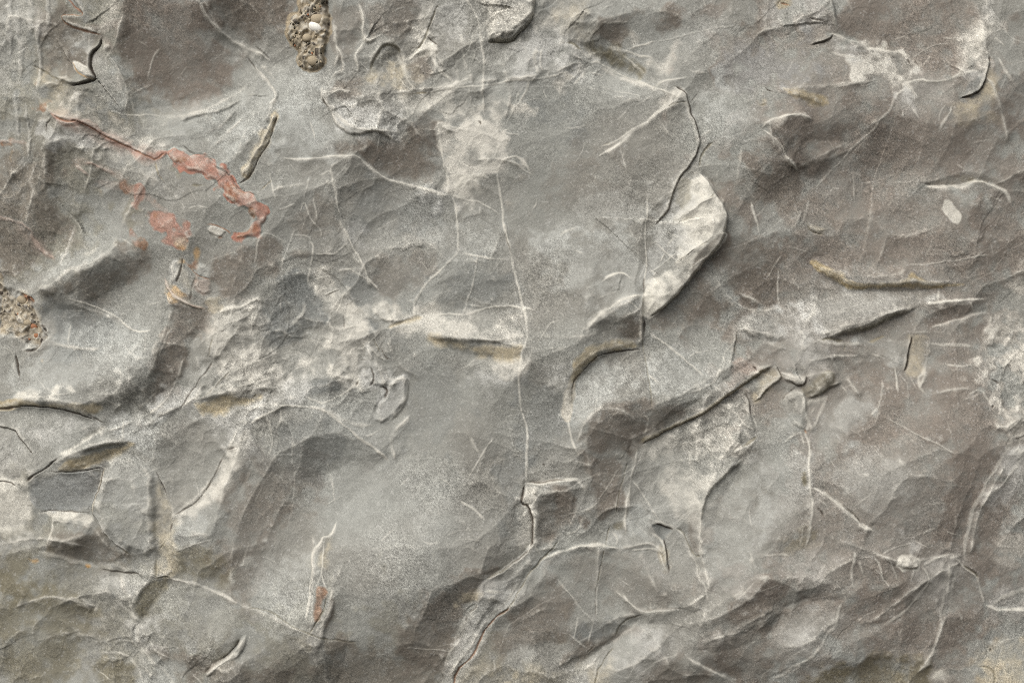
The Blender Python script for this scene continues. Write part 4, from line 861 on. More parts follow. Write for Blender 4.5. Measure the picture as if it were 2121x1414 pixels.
    ("C4 1190,620 1080,660 1000,690", 7, .5), ("C4 1000,690 1050,760 1020,830 950,920 900,970 780,1030", 11, .5), ("C4 1240,680 1210,800 1195,960", 12, .5), ("C4 1150,860 1140,1010 1150,1070 1110,1180 1050,1320", 11, .5), ("C4 950,700 930,800", 6, .4), ("C4 1260,990 1280,1060", 9, .4), ("C4 900,1050 885,1100", 6, .4),
    ("C4 1200,650 1230,655 1270,690 1330,720 1375,770 1400,870 1430,935", 7, .55), ("C4 1430,935 1520,975 1653,985", 9, .8), ("C4 1480,940 1550,890 1653,850", 12, .65), ("C4 120,1400 180,1360 240,1290 340,1230 360,1190 400,1160 430,1090 480,1060 500,970 520,920", 9, .72), ("C4 930,360 960,390", 6, .4), ("C4 1450,1170 1510,1190 1640,1160", 10, .5),
):
    V(sp, w, s)

# ------------------------------------------------------------------ cracks, and a few shadow lines painted dark along lips and flakes
for sp, w, d, s, c in (
    ("A1 605,235 590,290 548,325 540,400 560,455 592,490 555,515 450,540 440,530", 5.5, 10, .85, 'crack'), ("A1 440,530 380,500 300,465 230,420 180,400", 3, 4, .6, 'olive'),
    ("A1 380,0 440,40 500,80 490,105 430,100 370,95 385,140 450,185 530,200 605,215", 3, 4, .6, 'rust'), ("A1 330,700 420,750 500,760 600,810 680,850 770,900 900,965 925,985 990,935", 3, 4, .6, 'rust'), ("A1 925,985 940,1060 985,1110", 3, 3, .5, 'tany'),
    ("A1 280,800 285,760 310,745 335,715", 3, 3, .7, 'crack'), ("A1 1480,330 1520,370 1555,410", 4, 4, .4, 'crack'), ("A1 1090,885 1150,935 1240,935 1310,990", 3, 4, .35, 'crack'), ("A1 1160,1135 1270,1130", 4, 2, .5, 'olive'), ("A1 1310,1010 1400,1070 1450,1150 1500,1180 1591,1205", 2.5, 4, .35, 'crack'),
    ("A2 435,600 455,650 465,660", 4, 5, .6, 'crack'), ("A2 730,450 745,400 770,340 800,285 850,270 900,290 915,330", 7, 4, .45, 'olive'), ("A2 1140,10 1100,90 1075,210 1010,295", 3, 4, .6, 'olive'), ("A2 1080,215 1120,250 1160,280", 2.5, 3, .6, 'crack'),
    ("A2 1000,585 1050,582 1100,572", 4, 3, .5, 'tany'), ("A2 1435,262 1500,255 1591,235 A3 100,200 172,138 200,85", 3, 5, .6, 'olive'), ("A2 60,1170 130,1100", 4, 3, .5, 'tany'), ("A2 550,400 558,440 520,455", 3, 3, .5, 'crack'), ("A2 1380,735 1398,760 1390,775", 3, 3, .6, 'crack'), ("A2 0,270 60,310 100,350", 3, 3, .35, 'crack'),
    ("A3 390,255 430,255 490,300", 5, 4, .6, 'olive'), ("A3 1045,535 1110,570 1130,640 1150,720 1190,810 1205,880", 3, 5, .65, 'crack'), ("A3 1200,890 1190,940 1130,1020 1060,1130 1020,1200 1000,1310 930,1385", 3, 5, .55, 'crack'), ("A3 990,665 1050,640 1130,635", 2.5, 3, .55, 'olive'), ("A3 1280,870 1215,940 1195,1030", 4, 5, .55, 'olive'),
    ("A3 1195,570 1140,640", 3, 3, .4, 'crack'), ("A3 660,865 600,885", 3, 2, .3, 'olive'),
    ("A4 330,280 400,265 470,235 500,200", 4.5, 6, .7, 'crack'), ("A4 320,110 370,130 440,135", 3, 4, .5, 'crack'), ("A4 950,330 960,360 970,390", 4, 4, .55, 'crack'), ("A4 990,340 1020,390", 3, 3, .5, 'crack'), ("A4 1455,330 1452,380", 7, 6, .5, 'crack'), ("A4 1440,430 1425,490 1390,550 1330,590 1260,612", 4.5, 7, .8, 'crack'), ("A4 1310,430 1365,405", 2.5, 3, .5, 'crack'),
    ("A4 70,545 90,570 125,580", 5, 5, .75, 'crack'), ("A4 30,650 80,655", 3, 3, .5, 'olive'), ("A4 165,20 210,25 240,40", 6, 4, .6, 'rust'), ("A4 320,1360 B4 340,60 420,75", 3, 4, .5, 'olive'),
    ("B1 0,1152 120,1147 240,1125 340,1138 460,1162 580,1192", 3.5, 7, .75, 'crack'), ("B1 1120,200 1110,250 1100,310 1070,380", 3, 4, .7, 'crack'), ("B1 1150,260 1185,320 1280,340", 2.5, 3, .5, 'rust'), ("B1 1185,330 1165,400 1160,480", 2.5, 3, .5, 'crack'), ("B1 1090,1150 1170,1000 1250,900 1300,850", 2.5, 3, .5, 'crack'), ("B1 1220,1080 1320,990 1420,900", 2, 2, .4, 'olive'),
    ("B1 0,1255 60,1270 110,1340 200,1414", 4, 5, .5, 'crack'), ("B1 1430,60 1470,80 1500,105", 2.5, 2, .5, 'rust'), ("B1 1300,700 1290,800 1260,840", 2.5, 2, .4, 'olive'), ("B1 1340,690 1400,650", 2.5, 2, .4, 'crack'), ("B1 1385,1380 1420,1375 1460,1360", 3, 3, .5, 'crack'), ("B1 540,1160 620,1210 640,1220", 3, 4, .5, 'crack'), ("B1 900,1180 960,1130", 3, 3, .3, 'olive'),
    ("B2 830,650 900,620 1000,595 1040,590", 9, 5, .5, 'tany'), ("B2 780,990 820,1000 825,1040 795,1085", 4, 5, .7, 'crack'), ("B2 730,870 760,940 740,980 720,990", 4, 4, .6, 'crack'), ("B2 655,825 705,825", 3, 3, .6, 'crack'), ("B2 655,960 640,1000", 4, 4, .6, 'crack'), ("B2 555,560 555,655", 2.5, 3, .4, 'crack'), ("B2 450,450 530,410", 2.5, 3, .45, 'crack'), ("B2 790,760 830,830 860,835", 3, 3, .5, 'crack'), ("B2 15,245 20,225", 4, 3, .6, 'crack'), ("B2 0,1070 40,1040", 6, 3, .5, 'tany'), ("B2 740,700 770,760 790,800", 3, 3, .4, 'olive'),
    ("B3 868,590 866,680", 4, 6, .6, 'crack'), ("B3 860,340 860,460", 3, 3, .5, 'crack'), ("B3 855,690 860,800 880,860 890,940 895,1030 905,1130", 2.5, 3, .4, 'olive'), ("B3 850,766 700,787 590,806 540,846 480,911 430,991 412,1080", 3, 5, .6, 'crack'), ("B3 850,1367 1000,1293 1150,1212 1300,1122 1400,1042", 2.5, 5, .6, 'crack'), ("B3 1400,1042 1500,963 1591,893", 3, 6, .5, 'olive'),
    ("B3 1440,650 1440,720 1420,790 1500,810", 3, 3, .4, 'olive'), ("B3 1480,1020 1510,1100 1515,1190", 3, 3, .5, 'crack'), ("B3 1560,1310 1500,1345 1450,1370", 4, 5, .6, 'olive'), ("B3 1530,860 1545,890", 4, 4, .7, 'crack'), ("B3 890,580 982,527 1062,466 1132,376", 3, 6, .35, 'crack'), ("B3 1352,75 1300,165 1230,255", 3, 5, .3, 'crack'), ("B3 20,60 45,150 60,200", 2, 2, .35, 'crack'), ("B3 925,10 960,0", 3, 3, .5, 'crack'),  # the pair along the big flake's lower edge paints its shadow
    ("B4 400,717 470,706 560,726", 5, 5, .6, 'olive'), ("B4 960,700 975,715 950,790 940,870 915,910", 5, 7, .75, 'crack'), ("B4 140,865 160,920 180,955", 3, 4, .5, 'crack'), ("B4 325,935 332,970 300,1002 230,970", 4, 5, .65, 'crack'), ("B4 190,1085 230,1035 270,1005", 3, 3, .4, 'crack'), ("B4 1080,745 1070,830", 3, 3, .4, 'crack'), ("B4 700,740 820,700", 7, 2, .5, 'tany'), ("B4 560,740 550,790", 3, 2, .4, 'olive'), ("B4 1450,960 1510,990", 6, 5, .6, 'crack'), ("B4 1450,1130 1460,1110", 6, 5, .6, 'crack'), ("B4 300,1250 310,1290", 5, 4, .5, 'rust'), ("B4 100,1000 60,1055 0,1095", 3, 4, .5, 'olive'),
    ("C1 630,115 620,210 590,280 580,370 610,410 650,480", 4, 6, .75, 'crack'), ("C1 650,490 720,560 790,637", 4, 6, .65, 'olive'), ("C1 315,112 460,122 630,112", 3, 6, .5, 'crack'), ("C1 170,185 260,120 310,80 380,35", 3.5, 6, .75, 'crack'), ("C1 0,195 60,195 110,215", 3, 4, .6, 'crack'), ("C1 250,365 330,360 420,375 560,365", 3, 3, .4, 'crack'), ("C1 945,130 985,200 1015,280", 3, 4, .6, 'crack'), ("C1 940,775 980,768 1045,764", 4, 5, .7, 'olive'), ("C1 600,715 700,735 780,748 860,755", 3, 3, .5, 'crack'), ("C1 1060,430 1040,490", 4, 4, .6, 'crack'), ("C1 1070,390 1200,290 1310,180 1380,10", 2.5, 3, .45, 'crack'), ("C1 180,5 200,10", 4, 4, .6, 'crack'), ("C1 1020,530 960,600", 2, 2, .4, 'olive'), ("C1 480,70 500,55", 4, 3, .5, 'olive'),
    ("C1 1255,1345 1320,1285 1410,1220 1480,1140", 6, 6, .3, 'crack'), ("C1 945,640 950,780", 3, 3, .4, 'olive'), ("C1 880,950 870,1040", 3, 3, .4, 'olive'),  # the first is the shadow beside the curled lip, painted dark
    ("C2 0,945 130,970 240,1020 360,1085 470,1125 600,1135 660,1140", 3, 3, .4, 'olive'), ("C2 480,870 440,970 390,1050 370,1085", 3, 5, .6, 'olive'), ("C2 1591,940 1440,1090 1390,1170 1340,1270 1250,1340 1220,1414", 3.5, 6, .65, 'rust'), ("C2 1320,1000 1308,1050", 3, 4, .6, 'crack'), ("C2 1250,822 1275,852", 5, 4, .5, 'crack'), ("C2 1390,930 1385,970 1320,992", 3, 3, .6, 'crack'), ("C2 1165,1360 1160,1400", 3, 3, .4, 'crack'), ("C2 1591,695 1500,740 1450,780", 3, 4, .5, 'olive'),
    ("C3 150,164 250,167 380,169", 3, 5, .55, 'crack'), ("C3 138,180 125,240 113,310 155,317 175,400 183,500 180,585", 4, 7, .8, 'crack'), ("C3 180,585 100,660 0,720", 3, 5, .6, 'crack'), ("C3 350,535 270,625 200,720 130,800 60,920 0,1010", 3, 4, .5, 'olive'), ("C3 930,440 985,455 1050,485", 4, 6, .7, 'crack'), ("C3 990,530 1010,620 1010,735", 4, 5, .65, 'crack'), ("C3 625,600 610,700 590,800 600,820", 2.5, 3, .5, 'olive'), ("C3 665,450 640,580", 3, 3, .5, 'olive'), ("C3 590,820 560,1030", 2, 2, .3, 'crack'),
    ("C3 855,1000 720,1060 690,1150", 4, 4, .4, 'olive'), ("C3 860,970 960,945 1100,950", 4, 3, .35, 'brown'), ("C3 700,1210 640,1270 570,1380 555,1414", 3, 4, .5, 'olive'), ("C3 750,60 710,250 690,390", 3, 2, .35, 'olive'), ("C3 1060,470 1110,490 1150,580 1190,650", 3, 3, .4, 'olive'), ("C3 1180,640 1215,630", 6, 4, .5, 'olive'), ("C3 245,60 262,65 255,78", 2, 2, .7, 'crack'), ("C3 500,1250 560,1200", 3, 3, .4, 'olive'),
    ("C4 365,320 390,360 410,395", 3.5, 5, .6, 'crack'), ("C4 500,310 570,360 640,420", 4, 4, .3, 'crack'), ("C4 1270,685 1340,715 1375,760", 4, 5, .5, 'olive'), ("C4 1380,1335 1440,1335 1490,1370 1480,1414", 4, 4, .5, 'olive'), ("C4 1455,1220 1475,1220", 5, 5, .6, 'crack'),
):
    K(sp, w, d, s, c)

# how broken the skin is: smooth plates and crumbling areas
RUF("C2 450,100 1250,80 1300,500 1000,900 560,1000 480,500", .12, 60)
RUF("A3 150,560 900,600 860,1414 B3 850,440 250,500 60,100 A3 60,900", .16, 50)
RUF("A1 800,0 1400,220 1450,400 1250,560 830,560 700,280", .12, 40)
RUF("A2 150,450 430,450 500,900 200,960 100,700", .15, 40)
RUF("B2 900,900 1500,1000 1500,1414 1000,1414", .15, 40)
RUF("B3 900,650 1350,900 1100,1060 880,1000", .18, 30)
RUF("C3 1250,250 1591,100 C4 320,100 300,420 C3 1400,700 1260,600", .2, 40)
RUF("C1 0,820 300,850 600,960 600,1150 450,1414 -100,1414 -100,820", .7, 30)
RUF("A1 0,0 230,20 350,250 600,560 700,900 480,1250 0,1250 -60,600", .8, 30)
RUF("B4 1380,640 1700,540 1700,1414 1540,1414 1420,1000", 1.0, 24)
RUF("C4 900,700 1300,600 1653,800 1653,1414 1000,1414 800,1000", .26, 24)
RUF("A2 700,300 1591,-100 A3 520,-60 600,300 940,460 500,470 0,520 A2 1400,740 900,900 450,640", .85, 20)
RUF("B1 1300,560 B2 0,480 400,300 720,560 900,900 740,1250 300,1100 B1 1200,1100", .8, 20)
RUF("B3 1000,1300 1480,1020 1560,1290 C3 1400,100 1100,300", .8, 16)
RUF("A4 0,0 520,0 520,160 300,300 0,200", .8, 20)
RUF("A4 900,450 1653,100 1653,760 1000,760", .4, 24)
RUF("B4 380,680 1500,480 1500,1040 500,1000", .42, 24)
RUF("C3 250,700 1200,460 1200,960 600,1200 200,1300", .32, 24)
RUF("B1 600,1100 1300,850 1300,1414 C1 1000,300 0,150 B1 0,1200", .6, 24)
RUF("C1 600,950 1250,1200 1250,1414 500,1414", .8, 24)

# ------------------------------------------------------------------ broad facets of the bed: + leans to the sky, - leans to the ground
for a in ((350, 100, 120, 110, 0, -.25), (470, 40, 50, 40, 0, -.2), (90, 400, 60, 110, 15, -.25), (210, 575, 110, 35, -20, -.3), (345, 700, 40, 100, 25, -.2), (490, 1050, 50, 160, 15, -.2),
          (830, 320, 80, 40, 0, -.15), (1290, 60, 70, 40, 0, -.2), (1255, 115, 60, 25, 25, -.25), (1560, 600, 90, 60, 30, -.22), (1285, 890, 70, 70, 0, -.22), (1400, 860, 80, 30, -25, -.2),
          (1850, 330, 120, 60, -20, -.2), (1640, 330, 60, 40, 20, -.22), (2030, 430, 25, 60, 0, -.25), (1950, 1000, 60, 130, 10, -.28), (1620, 1230, 100, 60, 20, -.28), (1750, 1380, 150, 40, -5, -.3),
          (940, 1270, 80, 80, 30, -.25), (1170, 1350, 120, 40, -25, -.22), (1280, 1000, 40, 120, 15, -.2), (1150, 1070, 40, 70, 10, -.15), (60, 1240, 80, 60, 0, -.15), (1480, 1370, 100, 25, 15, -.3),
          (1990, 560, 100, 40, -10, -.15), (1850, 80, 130, 50, 0, -.12), (700, 1380, 60, 60, 20, -.2), (2060, 1250, 60, 100, 0, -.2), (30, 200, 60, 120, 0, -.12), (1790, 1260, 100, 40, -15, -.2), (520, 590, 40, 40, 0, -.15),
          (2080, 560, 40, 90, 0, -.2), (1920, 1160, 60, 40, 0, -.1), (1560, 470, 50, 60, 0, -.12),
          (420, 200, 120, 60, -10, .18), (430, 265, 100, 40, -15, .2), (150, 545, 120, 40, -25, .32), (620, 200, 80, 90, 0, .12), (870, 1000, 120, 150, 0, .12), (800, 1150, 140, 90, 0, .1),
          (1180, 480, 140, 80, 0, .12), (1300, 300, 100, 80, 0, .1), (1250, 780, 60, 50, 0, .18), (1420, 780, 80, 60, 0, .15), (1540, 1050, 60, 150, 15, .22), (1750, 930, 90, 80, -10, .2),
          (1650, 690, 70, 60, 0, .2), (1830, 620, 150, 40, -5, .15), (1480, 240, 80, 60, 0, .15), (1270, 1340, 50, 40, -20, .3), (1480, 1300, 80, 30, -15, .28), (1690, 1290, 60, 60, 20, .18),
          (430, 1030, 60, 60, -20, .3), (430, 1270, 120, 80, 20, .12), (270, 1000, 40, 80, 0, .12), (250, 1180, 60, 30, 0, .2), (300, 880, 120, 30, -20, .15), (700, 800, 100, 40, -10, .12),
          (1690, 1180, 70, 40, 20, .2), (1010, 1180, 60, 50, -30, .15), (1660, 110, 60, 60, 0, .1), (150, 760, 140, 50, -5, .12), (1100, 700, 70, 50, 0, .12), (1450, 1180, 60, 60, 0, .1)):
    T(*a)

# facets with crisp borders
for sp, t in (
    ("Z 505,860 555,870 540,930 500,1010 470,1080 455,1160 445,1090 470,1010 500,930", -.35), ("Z 350,1080 440,1010 480,930 500,860 505,930 470,1010 445,1090 440,1110", .35),
    ("Z 85,440 95,300 130,290 110,400 75,600", -.35), ("Z 20,430 60,330 90,300 60,440 30,520", .25), ("Z 30,610 60,560 170,525 240,485 225,530 140,565 60,605", .35), ("Z 60,610 190,558 235,520 300,520 260,590 170,625", -.08),
    ("Z 60,640 200,640 300,690 290,760 180,800 40,800", .15), ("Z 20,830 170,830 210,860 120,850", -.3), ("Z 110,965 170,930 265,915 215,955 150,975", -.45), ("Z 130,950 210,885 300,860 260,910 170,930", .3),
    ("Z 320,990 330,1000 335,1150 320,1150", -.4), ("Z 335,1000 355,1060 362,1150 350,1190 325,1190 335,1100", .25), ("Z 215,965 260,945 320,980 322,1150 270,1150 225,1100 200,1060", .12), ("Z 70,980 210,975 195,1055 80,1055", -.08),
    ("Z 115,1080 200,1075 180,1110 110,1125", .3), ("Z 110,1130 200,1090 270,1160 190,1170", -.25), ("Z 280,1240 310,1200 345,1195 325,1240 295,1290", -.3), ("Z 190,1190 300,1195 290,1230 230,1240", .25),
    ("Z 560,870 640,850 700,880 760,940 640,1000 560,960", -.12), ("Z 640,1130 660,1110 660,1300 640,1300", .2), ("Z 665,1120 690,1100 685,1320 670,1320", -.2), ("Z 690,1240 730,1200 720,1400 650,1414 660,1340", -.2),
    ("Z 430,1400 480,1350 520,1345 500,1400", .3), ("Z 360,1370 490,1320 500,1330 440,1380", -.2),
    ("Z 270,230 400,205 510,170 520,210 440,235 300,260", .2), ("Z 300,265 440,240 520,215 500,265 400,290 300,290", -.12), ("Z 440,300 500,240 530,230 520,300 470,350", .2), ("Z 410,10 440,60 500,105 560,130 600,140 560,60 470,-20", -.2), ("Z 380,20 470,100 540,150 500,170 420,100", .15),
    ("Z 135,130 200,80 200,130 180,170 140,170", .15), ("Z 190,110 230,140 260,200 245,235 200,200 190,160", .2), ("Z 90,240 180,250 300,310 250,320 120,280", -.15),
    ("Z 1580,265 1640,290 1720,370 1660,365 1600,330", -.35), ("Z 1640,300 1740,290 1780,300 1700,345", .25), ("Z 1210,90 1300,150 1330,160 1250,100 1220,80", -.35), ("Z 1225,125 1330,170 1380,200 1300,210 1200,170", .25),
    ("Z 1900,375 1990,385 2030,365 2090,380 2080,370 2020,350 1950,370", -.4), ("Z 1920,395 2030,375 2090,395 2080,430 1990,420", .2), ("Z 2025,410 2045,410 2045,500 2020,500", -.35), ("Z 1670,545 1780,580 1880,560 1860,550 1780,555 1700,530", .25), ("Z 1680,550 1770,592 1890,580 1990,583 1880,600 1760,605", -.35),
    ("Z 1700,690 1830,655 1900,635 1880,650 1790,690 1720,700", -.45), ("Z 1640,640 1760,650 1880,620 1920,600 1760,600", .15), ("Z 1920,650 2010,625 2020,650 1940,675", -.3), ("Z 1530,680 1620,695 1640,710 1550,700", -.35),
    ("Z 1330,850 1440,800 1560,730 1560,745 1440,830 1330,905", -.3), ("Z 1330,920 1480,840 1550,830 1560,890 1480,960 1440,1060 1340,1060", .15), ("Z 1450,1060 1490,990 1560,910 1540,960 1490,1040 1470,1100", -.25), ("Z 1590,820 1650,800 1660,880 1620,900", .2),
    ("Z 1200,740 1330,700 1330,722 1240,735 1190,800 1180,850 1170,800", -.25), ("Z 1240,640 1330,620 1330,700 1250,700", -.22), ("Z 1210,690 1300,630 1330,615 1260,640 1220,660", .3),
    ("Z 1690,1000 1790,1085 1800,1075 1740,1010 1700,985", -.3), ("Z 1600,1190 1700,1190 1760,1240 1660,1240", -.3), ("Z 1600,1260 1700,1220 1740,1260 1660,1330 1590,1330", .25), ("Z 1430,1290 1530,1250 1590,1180 1560,1180 1480,1240 1400,1280", .3), ("Z 1440,1330 1560,1290 1620,1250 1600,1310 1480,1350", -.3),
    ("Z 1200,1330 1300,1270 1330,1290 1250,1350 1160,1400", -.3), ("Z 1270,1330 1340,1290 1400,1300 1340,1360 1260,1400", .35), ("Z 1080,990 1200,988 1210,1010 1100,1020", .3), ("Z 1110,1010 1160,1020 1140,1110 1110,1120", -.2), ("Z 960,1330 1060,1230 1110,1170 1100,1200 1000,1330 930,1414", .25),
    ("Z 900,1230 960,1200 1060,1160 1000,1210 970,1260", -.2), ("Z 870,600 960,560 1080,590 1080,640 960,655 870,640", -.12), ("Z 850,650 960,660 1090,690 1085,705 980,700 880,690", .25), ("Z 880,695 1080,710 1080,745 960,735", -.3), ("Z 520,600 640,560 680,640 620,710 550,700", -.12),
    ("Z 400,690 480,650 545,620 530,640 440,720 400,770", .2), ("Z 400,825 480,810 570,795 560,810 470,845 430,855", -.35), ("Z 340,610 420,640 400,720 360,800 300,830 330,720", -.2),
    ("Z 700,30 730,30 725,80 745,85 760,70 750,110 700,130", .2), ("Z 780,140 790,110 820,95 830,110 800,120 790,150", -.35), ("Z 850,110 900,75 915,90 880,130 850,140", .25), ("Z 1100,10 1106,30 1070,65 1010,84 1010,90 1080,75 1112,40", -.4),
):
    TP(sp, t)

# ------------------------------------------------------------------ facets -> relief (a surface whose slopes come closest to the wanted ones)
gx = np.zeros((NY, NX), np.float32); gy = np.zeros((NY, NX), np.float32)
lx, ly = -.45, -.89                       # across the face, towards the light
for cx, cy, rx, ry, rot, t in TILT:
    sl = box(np.array([[cx, cy]], np.float32), 2.6 * max(rx, ry))
    c, s = math.cos(math.radians(rot)), math.sin(math.radians(rot))
    X, Y = UU0[sl] + 5 * N30[sl] + 14 * N80[sl] - cx, VV0[sl] + 5 * N30[sl] - 14 * N80[sl] - cy
    q = np.exp(-.5 * (((X * c + Y * s) / rx) ** 2 + ((-X * s + Y * c) / ry) ** 2) ** 1.5)
    gx[sl] -= 1.3 * t * lx * q; gy[sl] -= 1.3 * t * ly * q
TM = np.clip(TM, -.27, .32)
gx -= 2.0 * lx * TM; gy -= 2.0 * ly * TM
fx = np.fft.fftfreq(NX, G)[None, :] * 2j * np.pi; fy = np.fft.fftfreq(NY, G)[:, None] * 2j * np.pi
den = (fx ** 2 + fy ** 2); den[0, 0] = 1
hh = np.fft.ifft2((fx * np.fft.fft2(gx) + fy * np.fft.fft2(gy)) / den).real.astype(np.float32)
HT += hh - hh.mean()

# the broken skin
RG = np.clip(ROUGH + .10 * N80, .05, 1.1)
HT += scallops(250, 3) * .14 * (.45 + .55 * RG) + scallops(105, 4) * .24 * RG + scallops(44, 5) * .17 * RG ** 1.5 + scallops(19, 6, 1.4) * .06 * RG ** 2
for _c, _s, _t, _o, _p in ((190, 11, .004, .45, 1.2), (84, 12, .006, .4, 1.4), (36, 13, .012, .3, 1.7), (17, 14, .015, .1, 2.0)):
    _h, _l = facets(_c, _s)
    HT += (_h * _t + _l * _o) * RG ** _p
HT += terraces(140, 3, .05) * .8 * RG ** 3 + terraces(60, 3, .08) * .5 * RG ** 3

# the bed bends back towards its left and right ends
HT -= 60 * np.clip((60 - UU0) / 330 + .35, 0, None) ** 2 * 1.0 + 50 * np.clip((UU0 - W + 60) / 330 + .35, 0, None) ** 2
HT -= 12 * np.clip((UU0 - W * .5) / (W * .5), -1.2, 1.2) ** 4 + 10 * np.clip((VV0 - H * .5) / (H * .5), -1.2, 1.2) ** 4
HT -= HT.mean()
# grain of the stone
HT += (.12 * WN + .08 * N5) * (.35 + .65 * GRAIN)

def unsharp(a, sig, k):
    return a + k * (a - blur(a, sig))
# worn edges: where the stone is sharply convex the skin is rubbed pale
def blur(a, sig):
    k = np.exp(-2 * (math.pi * sig) ** 2 * (np.fft.fftfreq(NX, G)[None, :] ** 2 + np.fft.fftfreq(NY, G)[:, None] ** 2))
    return np.fft.ifft2(np.fft.fft2(a) * k).real.astype(np.float32)
HT[:] = unsharp(HT, 4.0, .35)
for _k in range(3):
    RGB[..., _k] = unsharp(RGB[..., _k], 3.5, .5)
cv = blur(HT, 1.6) - blur(HT, 5.5)
paint((slice(None), slice(None)), np.clip((cv - .30) / 1.5, 0, .55) * np.clip(.8 + .4 * N12, 0, 1), 'cream')

# fine tonal speckle
GRAIN *= np.clip(.75 + .35 * fbm(70, 3), .35, 1.5)
sp = 1 + GRAIN * (.08 * WN + .02 * N5) + .012 * N12
RGB[:] = np.clip(RGB * sp[..., None], .02, .96)
LIN = lin(RGB).astype(np.float32)

# ------------------------------------------------------------------ material
def stone_material(name, use_attr=True, base=(.3, .29, .27), rough=.86, nscale=900.0):
    m = bpy.data.materials.new(name); m.use_nodes = True
    nt = m.node_tree; nt.nodes.clear(); N = nt.nodes.new; L = nt.links.new
    out = N("ShaderNodeOutputMaterial"); bs = N("ShaderNodeBsdfPrincipled"); L(bs.outputs[0], out.inputs[0])
    tc = N("ShaderNodeTexCoord")
    if use_attr:
        at = N("ShaderNodeAttribute"); at.attribute_name = "stone_colour"; col = at.outputs["Color"]; gr = at.outputs["Alpha"]
    else:
        rg = N("ShaderNodeRGB"); rg.outputs[0].default_value = (*base, 1); col = rg.outputs[0]; gr = None
    n1 = N("ShaderNodeTexNoise"); n1.inputs["Scale"].default_value = nscale; n1.inputs["Detail"].default_value = 2.0; n1.inputs["Roughness"].default_value = .7
    L(tc.outputs["Object"], n1.inputs["Vector"])
    mr = N("ShaderNodeMapRange"); mr.inputs[1].default_value = .25; mr.inputs[2].default_value = .75; mr.inputs[3].default_value = .80; mr.inputs[4].default_value = 1.20
    L(n1.outputs["Fac"], mr.inputs[0])
    mul = N("ShaderNodeMix"); mul.data_type = 'RGBA'; mul.blend_type = 'MULTIPLY'; mul.inputs[0].default_value = .75
    L(col, mul.inputs[6]); L(mr.outputs[0], mul.inputs[7])
    if gr is not None:
        L(gr, mul.inputs[0])
    # pale mineral grains, their glint mixed into the base colour
    vo = N("ShaderNodeTexVoronoi"); vo.inputs["Scale"].default_value = 620.0
    L(tc.outputs["Object"], vo.inputs["Vector"])
    sx = N("ShaderNodeSeparateColor"); L(vo.outputs["Color"], sx.inputs[0])
    gt = N("ShaderNodeMapRange"); gt.inputs[1].default_value = .93; gt.inputs[2].default_value = .97; gt.inputs[3].default_value = 0; gt.inputs[4].default_value = .20 if use_attr else 0.0
    L(sx.outputs[0], gt.inputs[0])
    mx = N("ShaderNodeMix"); mx.data_type = 'RGBA'; L(gt.outputs[0], mx.inputs[0]); L(mul.outputs[2], mx.inputs[6]); mx.inputs[7].default_value = (.62, .60, .56, 1)
    L(mx.outputs[2], bs.inputs["Base Color"])
    bs.inputs["Roughness"].default_value = rough
    bs.inputs["Specular IOR Level"].default_value = .25
    bp = N("ShaderNodeBump"); bp.inputs["Strength"].default_value = .35; bp.inputs["Distance"].default_value = .0006
    L(n1.outputs["Fac"], bp.inputs["Height"]); L(bp.outputs[0], bs.inputs["Normal"])
    return m

MAT = stone_material("weathered_limestone")

# ------------------------------------------------------------------ meshes: the face and each of its parts
STEP, NEXT = 6, 42                          # coarser skirt carries the bed on beyond the frame
ext = np.arange(1, NEXT + 1) * STEP
ix = np.concatenate([ext[::-1], np.arange(NX), NX - 1 - ext]); iy = np.concatenate([ext[::-1], np.arange(NY), NY - 1 - ext])
cu = np.concatenate([us[0] - ext[::-1] * G, us, us[-1] + ext * G]); cv_ = np.concatenate([vs[0] - ext[::-1] * G, vs, vs[-1] + ext * G])
MX, MY = len(ix), len(iy)
ax = np.concatenate([NX // 2 - ext[::-1], np.arange(NX), NX // 2 + ext]); ay = np.concatenate([NY // 2 - ext[::-1], np.arange(NY), NY // 2 + ext])
wt = sstep(0, 1, np.clip(ext * G / 110.0, 0, 1)).astype(np.float32)      # out of frame: the border mirrored, soon giving way to other ground
wx = np.concatenate([wt[::-1], np.zeros(NX, np.float32), wt]); wy = np.concatenate([wt[::-1], np.zeros(NY, np.float32), wt])
def spread(a):
    b = a[:, ix] * (1 - wx)[None, :][(slice(None), slice(None)) + (None,) * (a.ndim - 2)] + a[:, ax] * wx[None, :][(slice(None), slice(None)) + (None,) * (a.ndim - 2)]
    w_ = wy[:, None][(slice(None), slice(None)) + (None,) * (a.ndim - 2)]
    return b[iy] * (1 - w_) + b[ay] * w_
hq = spread(HT).astype(np.float64)
Xw = (cu - W / 2)[None, :] * S + np.zeros((MY, 1)); Zw = (H / 2 - cv_)[:, None] * S + np.zeros((1, MX))
Yw = -hq * S
co = np.stack([Xw, Yw, Zw], -1).reshape(-1, 3).astype(np.float32)
dhx = np.gradient(hq, cu.astype(np.float64), axis=1); dhy = np.gradient(hq, cv_.astype(np.float64), axis=0)
nr = np.stack([-dhx, -np.ones_like(dhx), dhy], -1)
nr = (nr / np.linalg.norm(nr, axis=-1, keepdims=True)).reshape(-1, 3).astype(np.float32)
cl = spread(np.concatenate([LIN, GRAIN[..., None]], -1)).reshape(-1, 4).astype(np.float32)
pid = np.zeros((MY, MX), np.int16); pid[NEXT:-NEXT, NEXT:-NEXT] = PART
fid = pid[:-1, :-1].ravel()
idx = np.arange(MX * MY).reshape(MY, MX)
quads = np.stack([idx[:-1, :-1], idx[1:, :-1], idx[1:, 1:], idx[:-1, 1:]], -1).reshape(-1, 4)

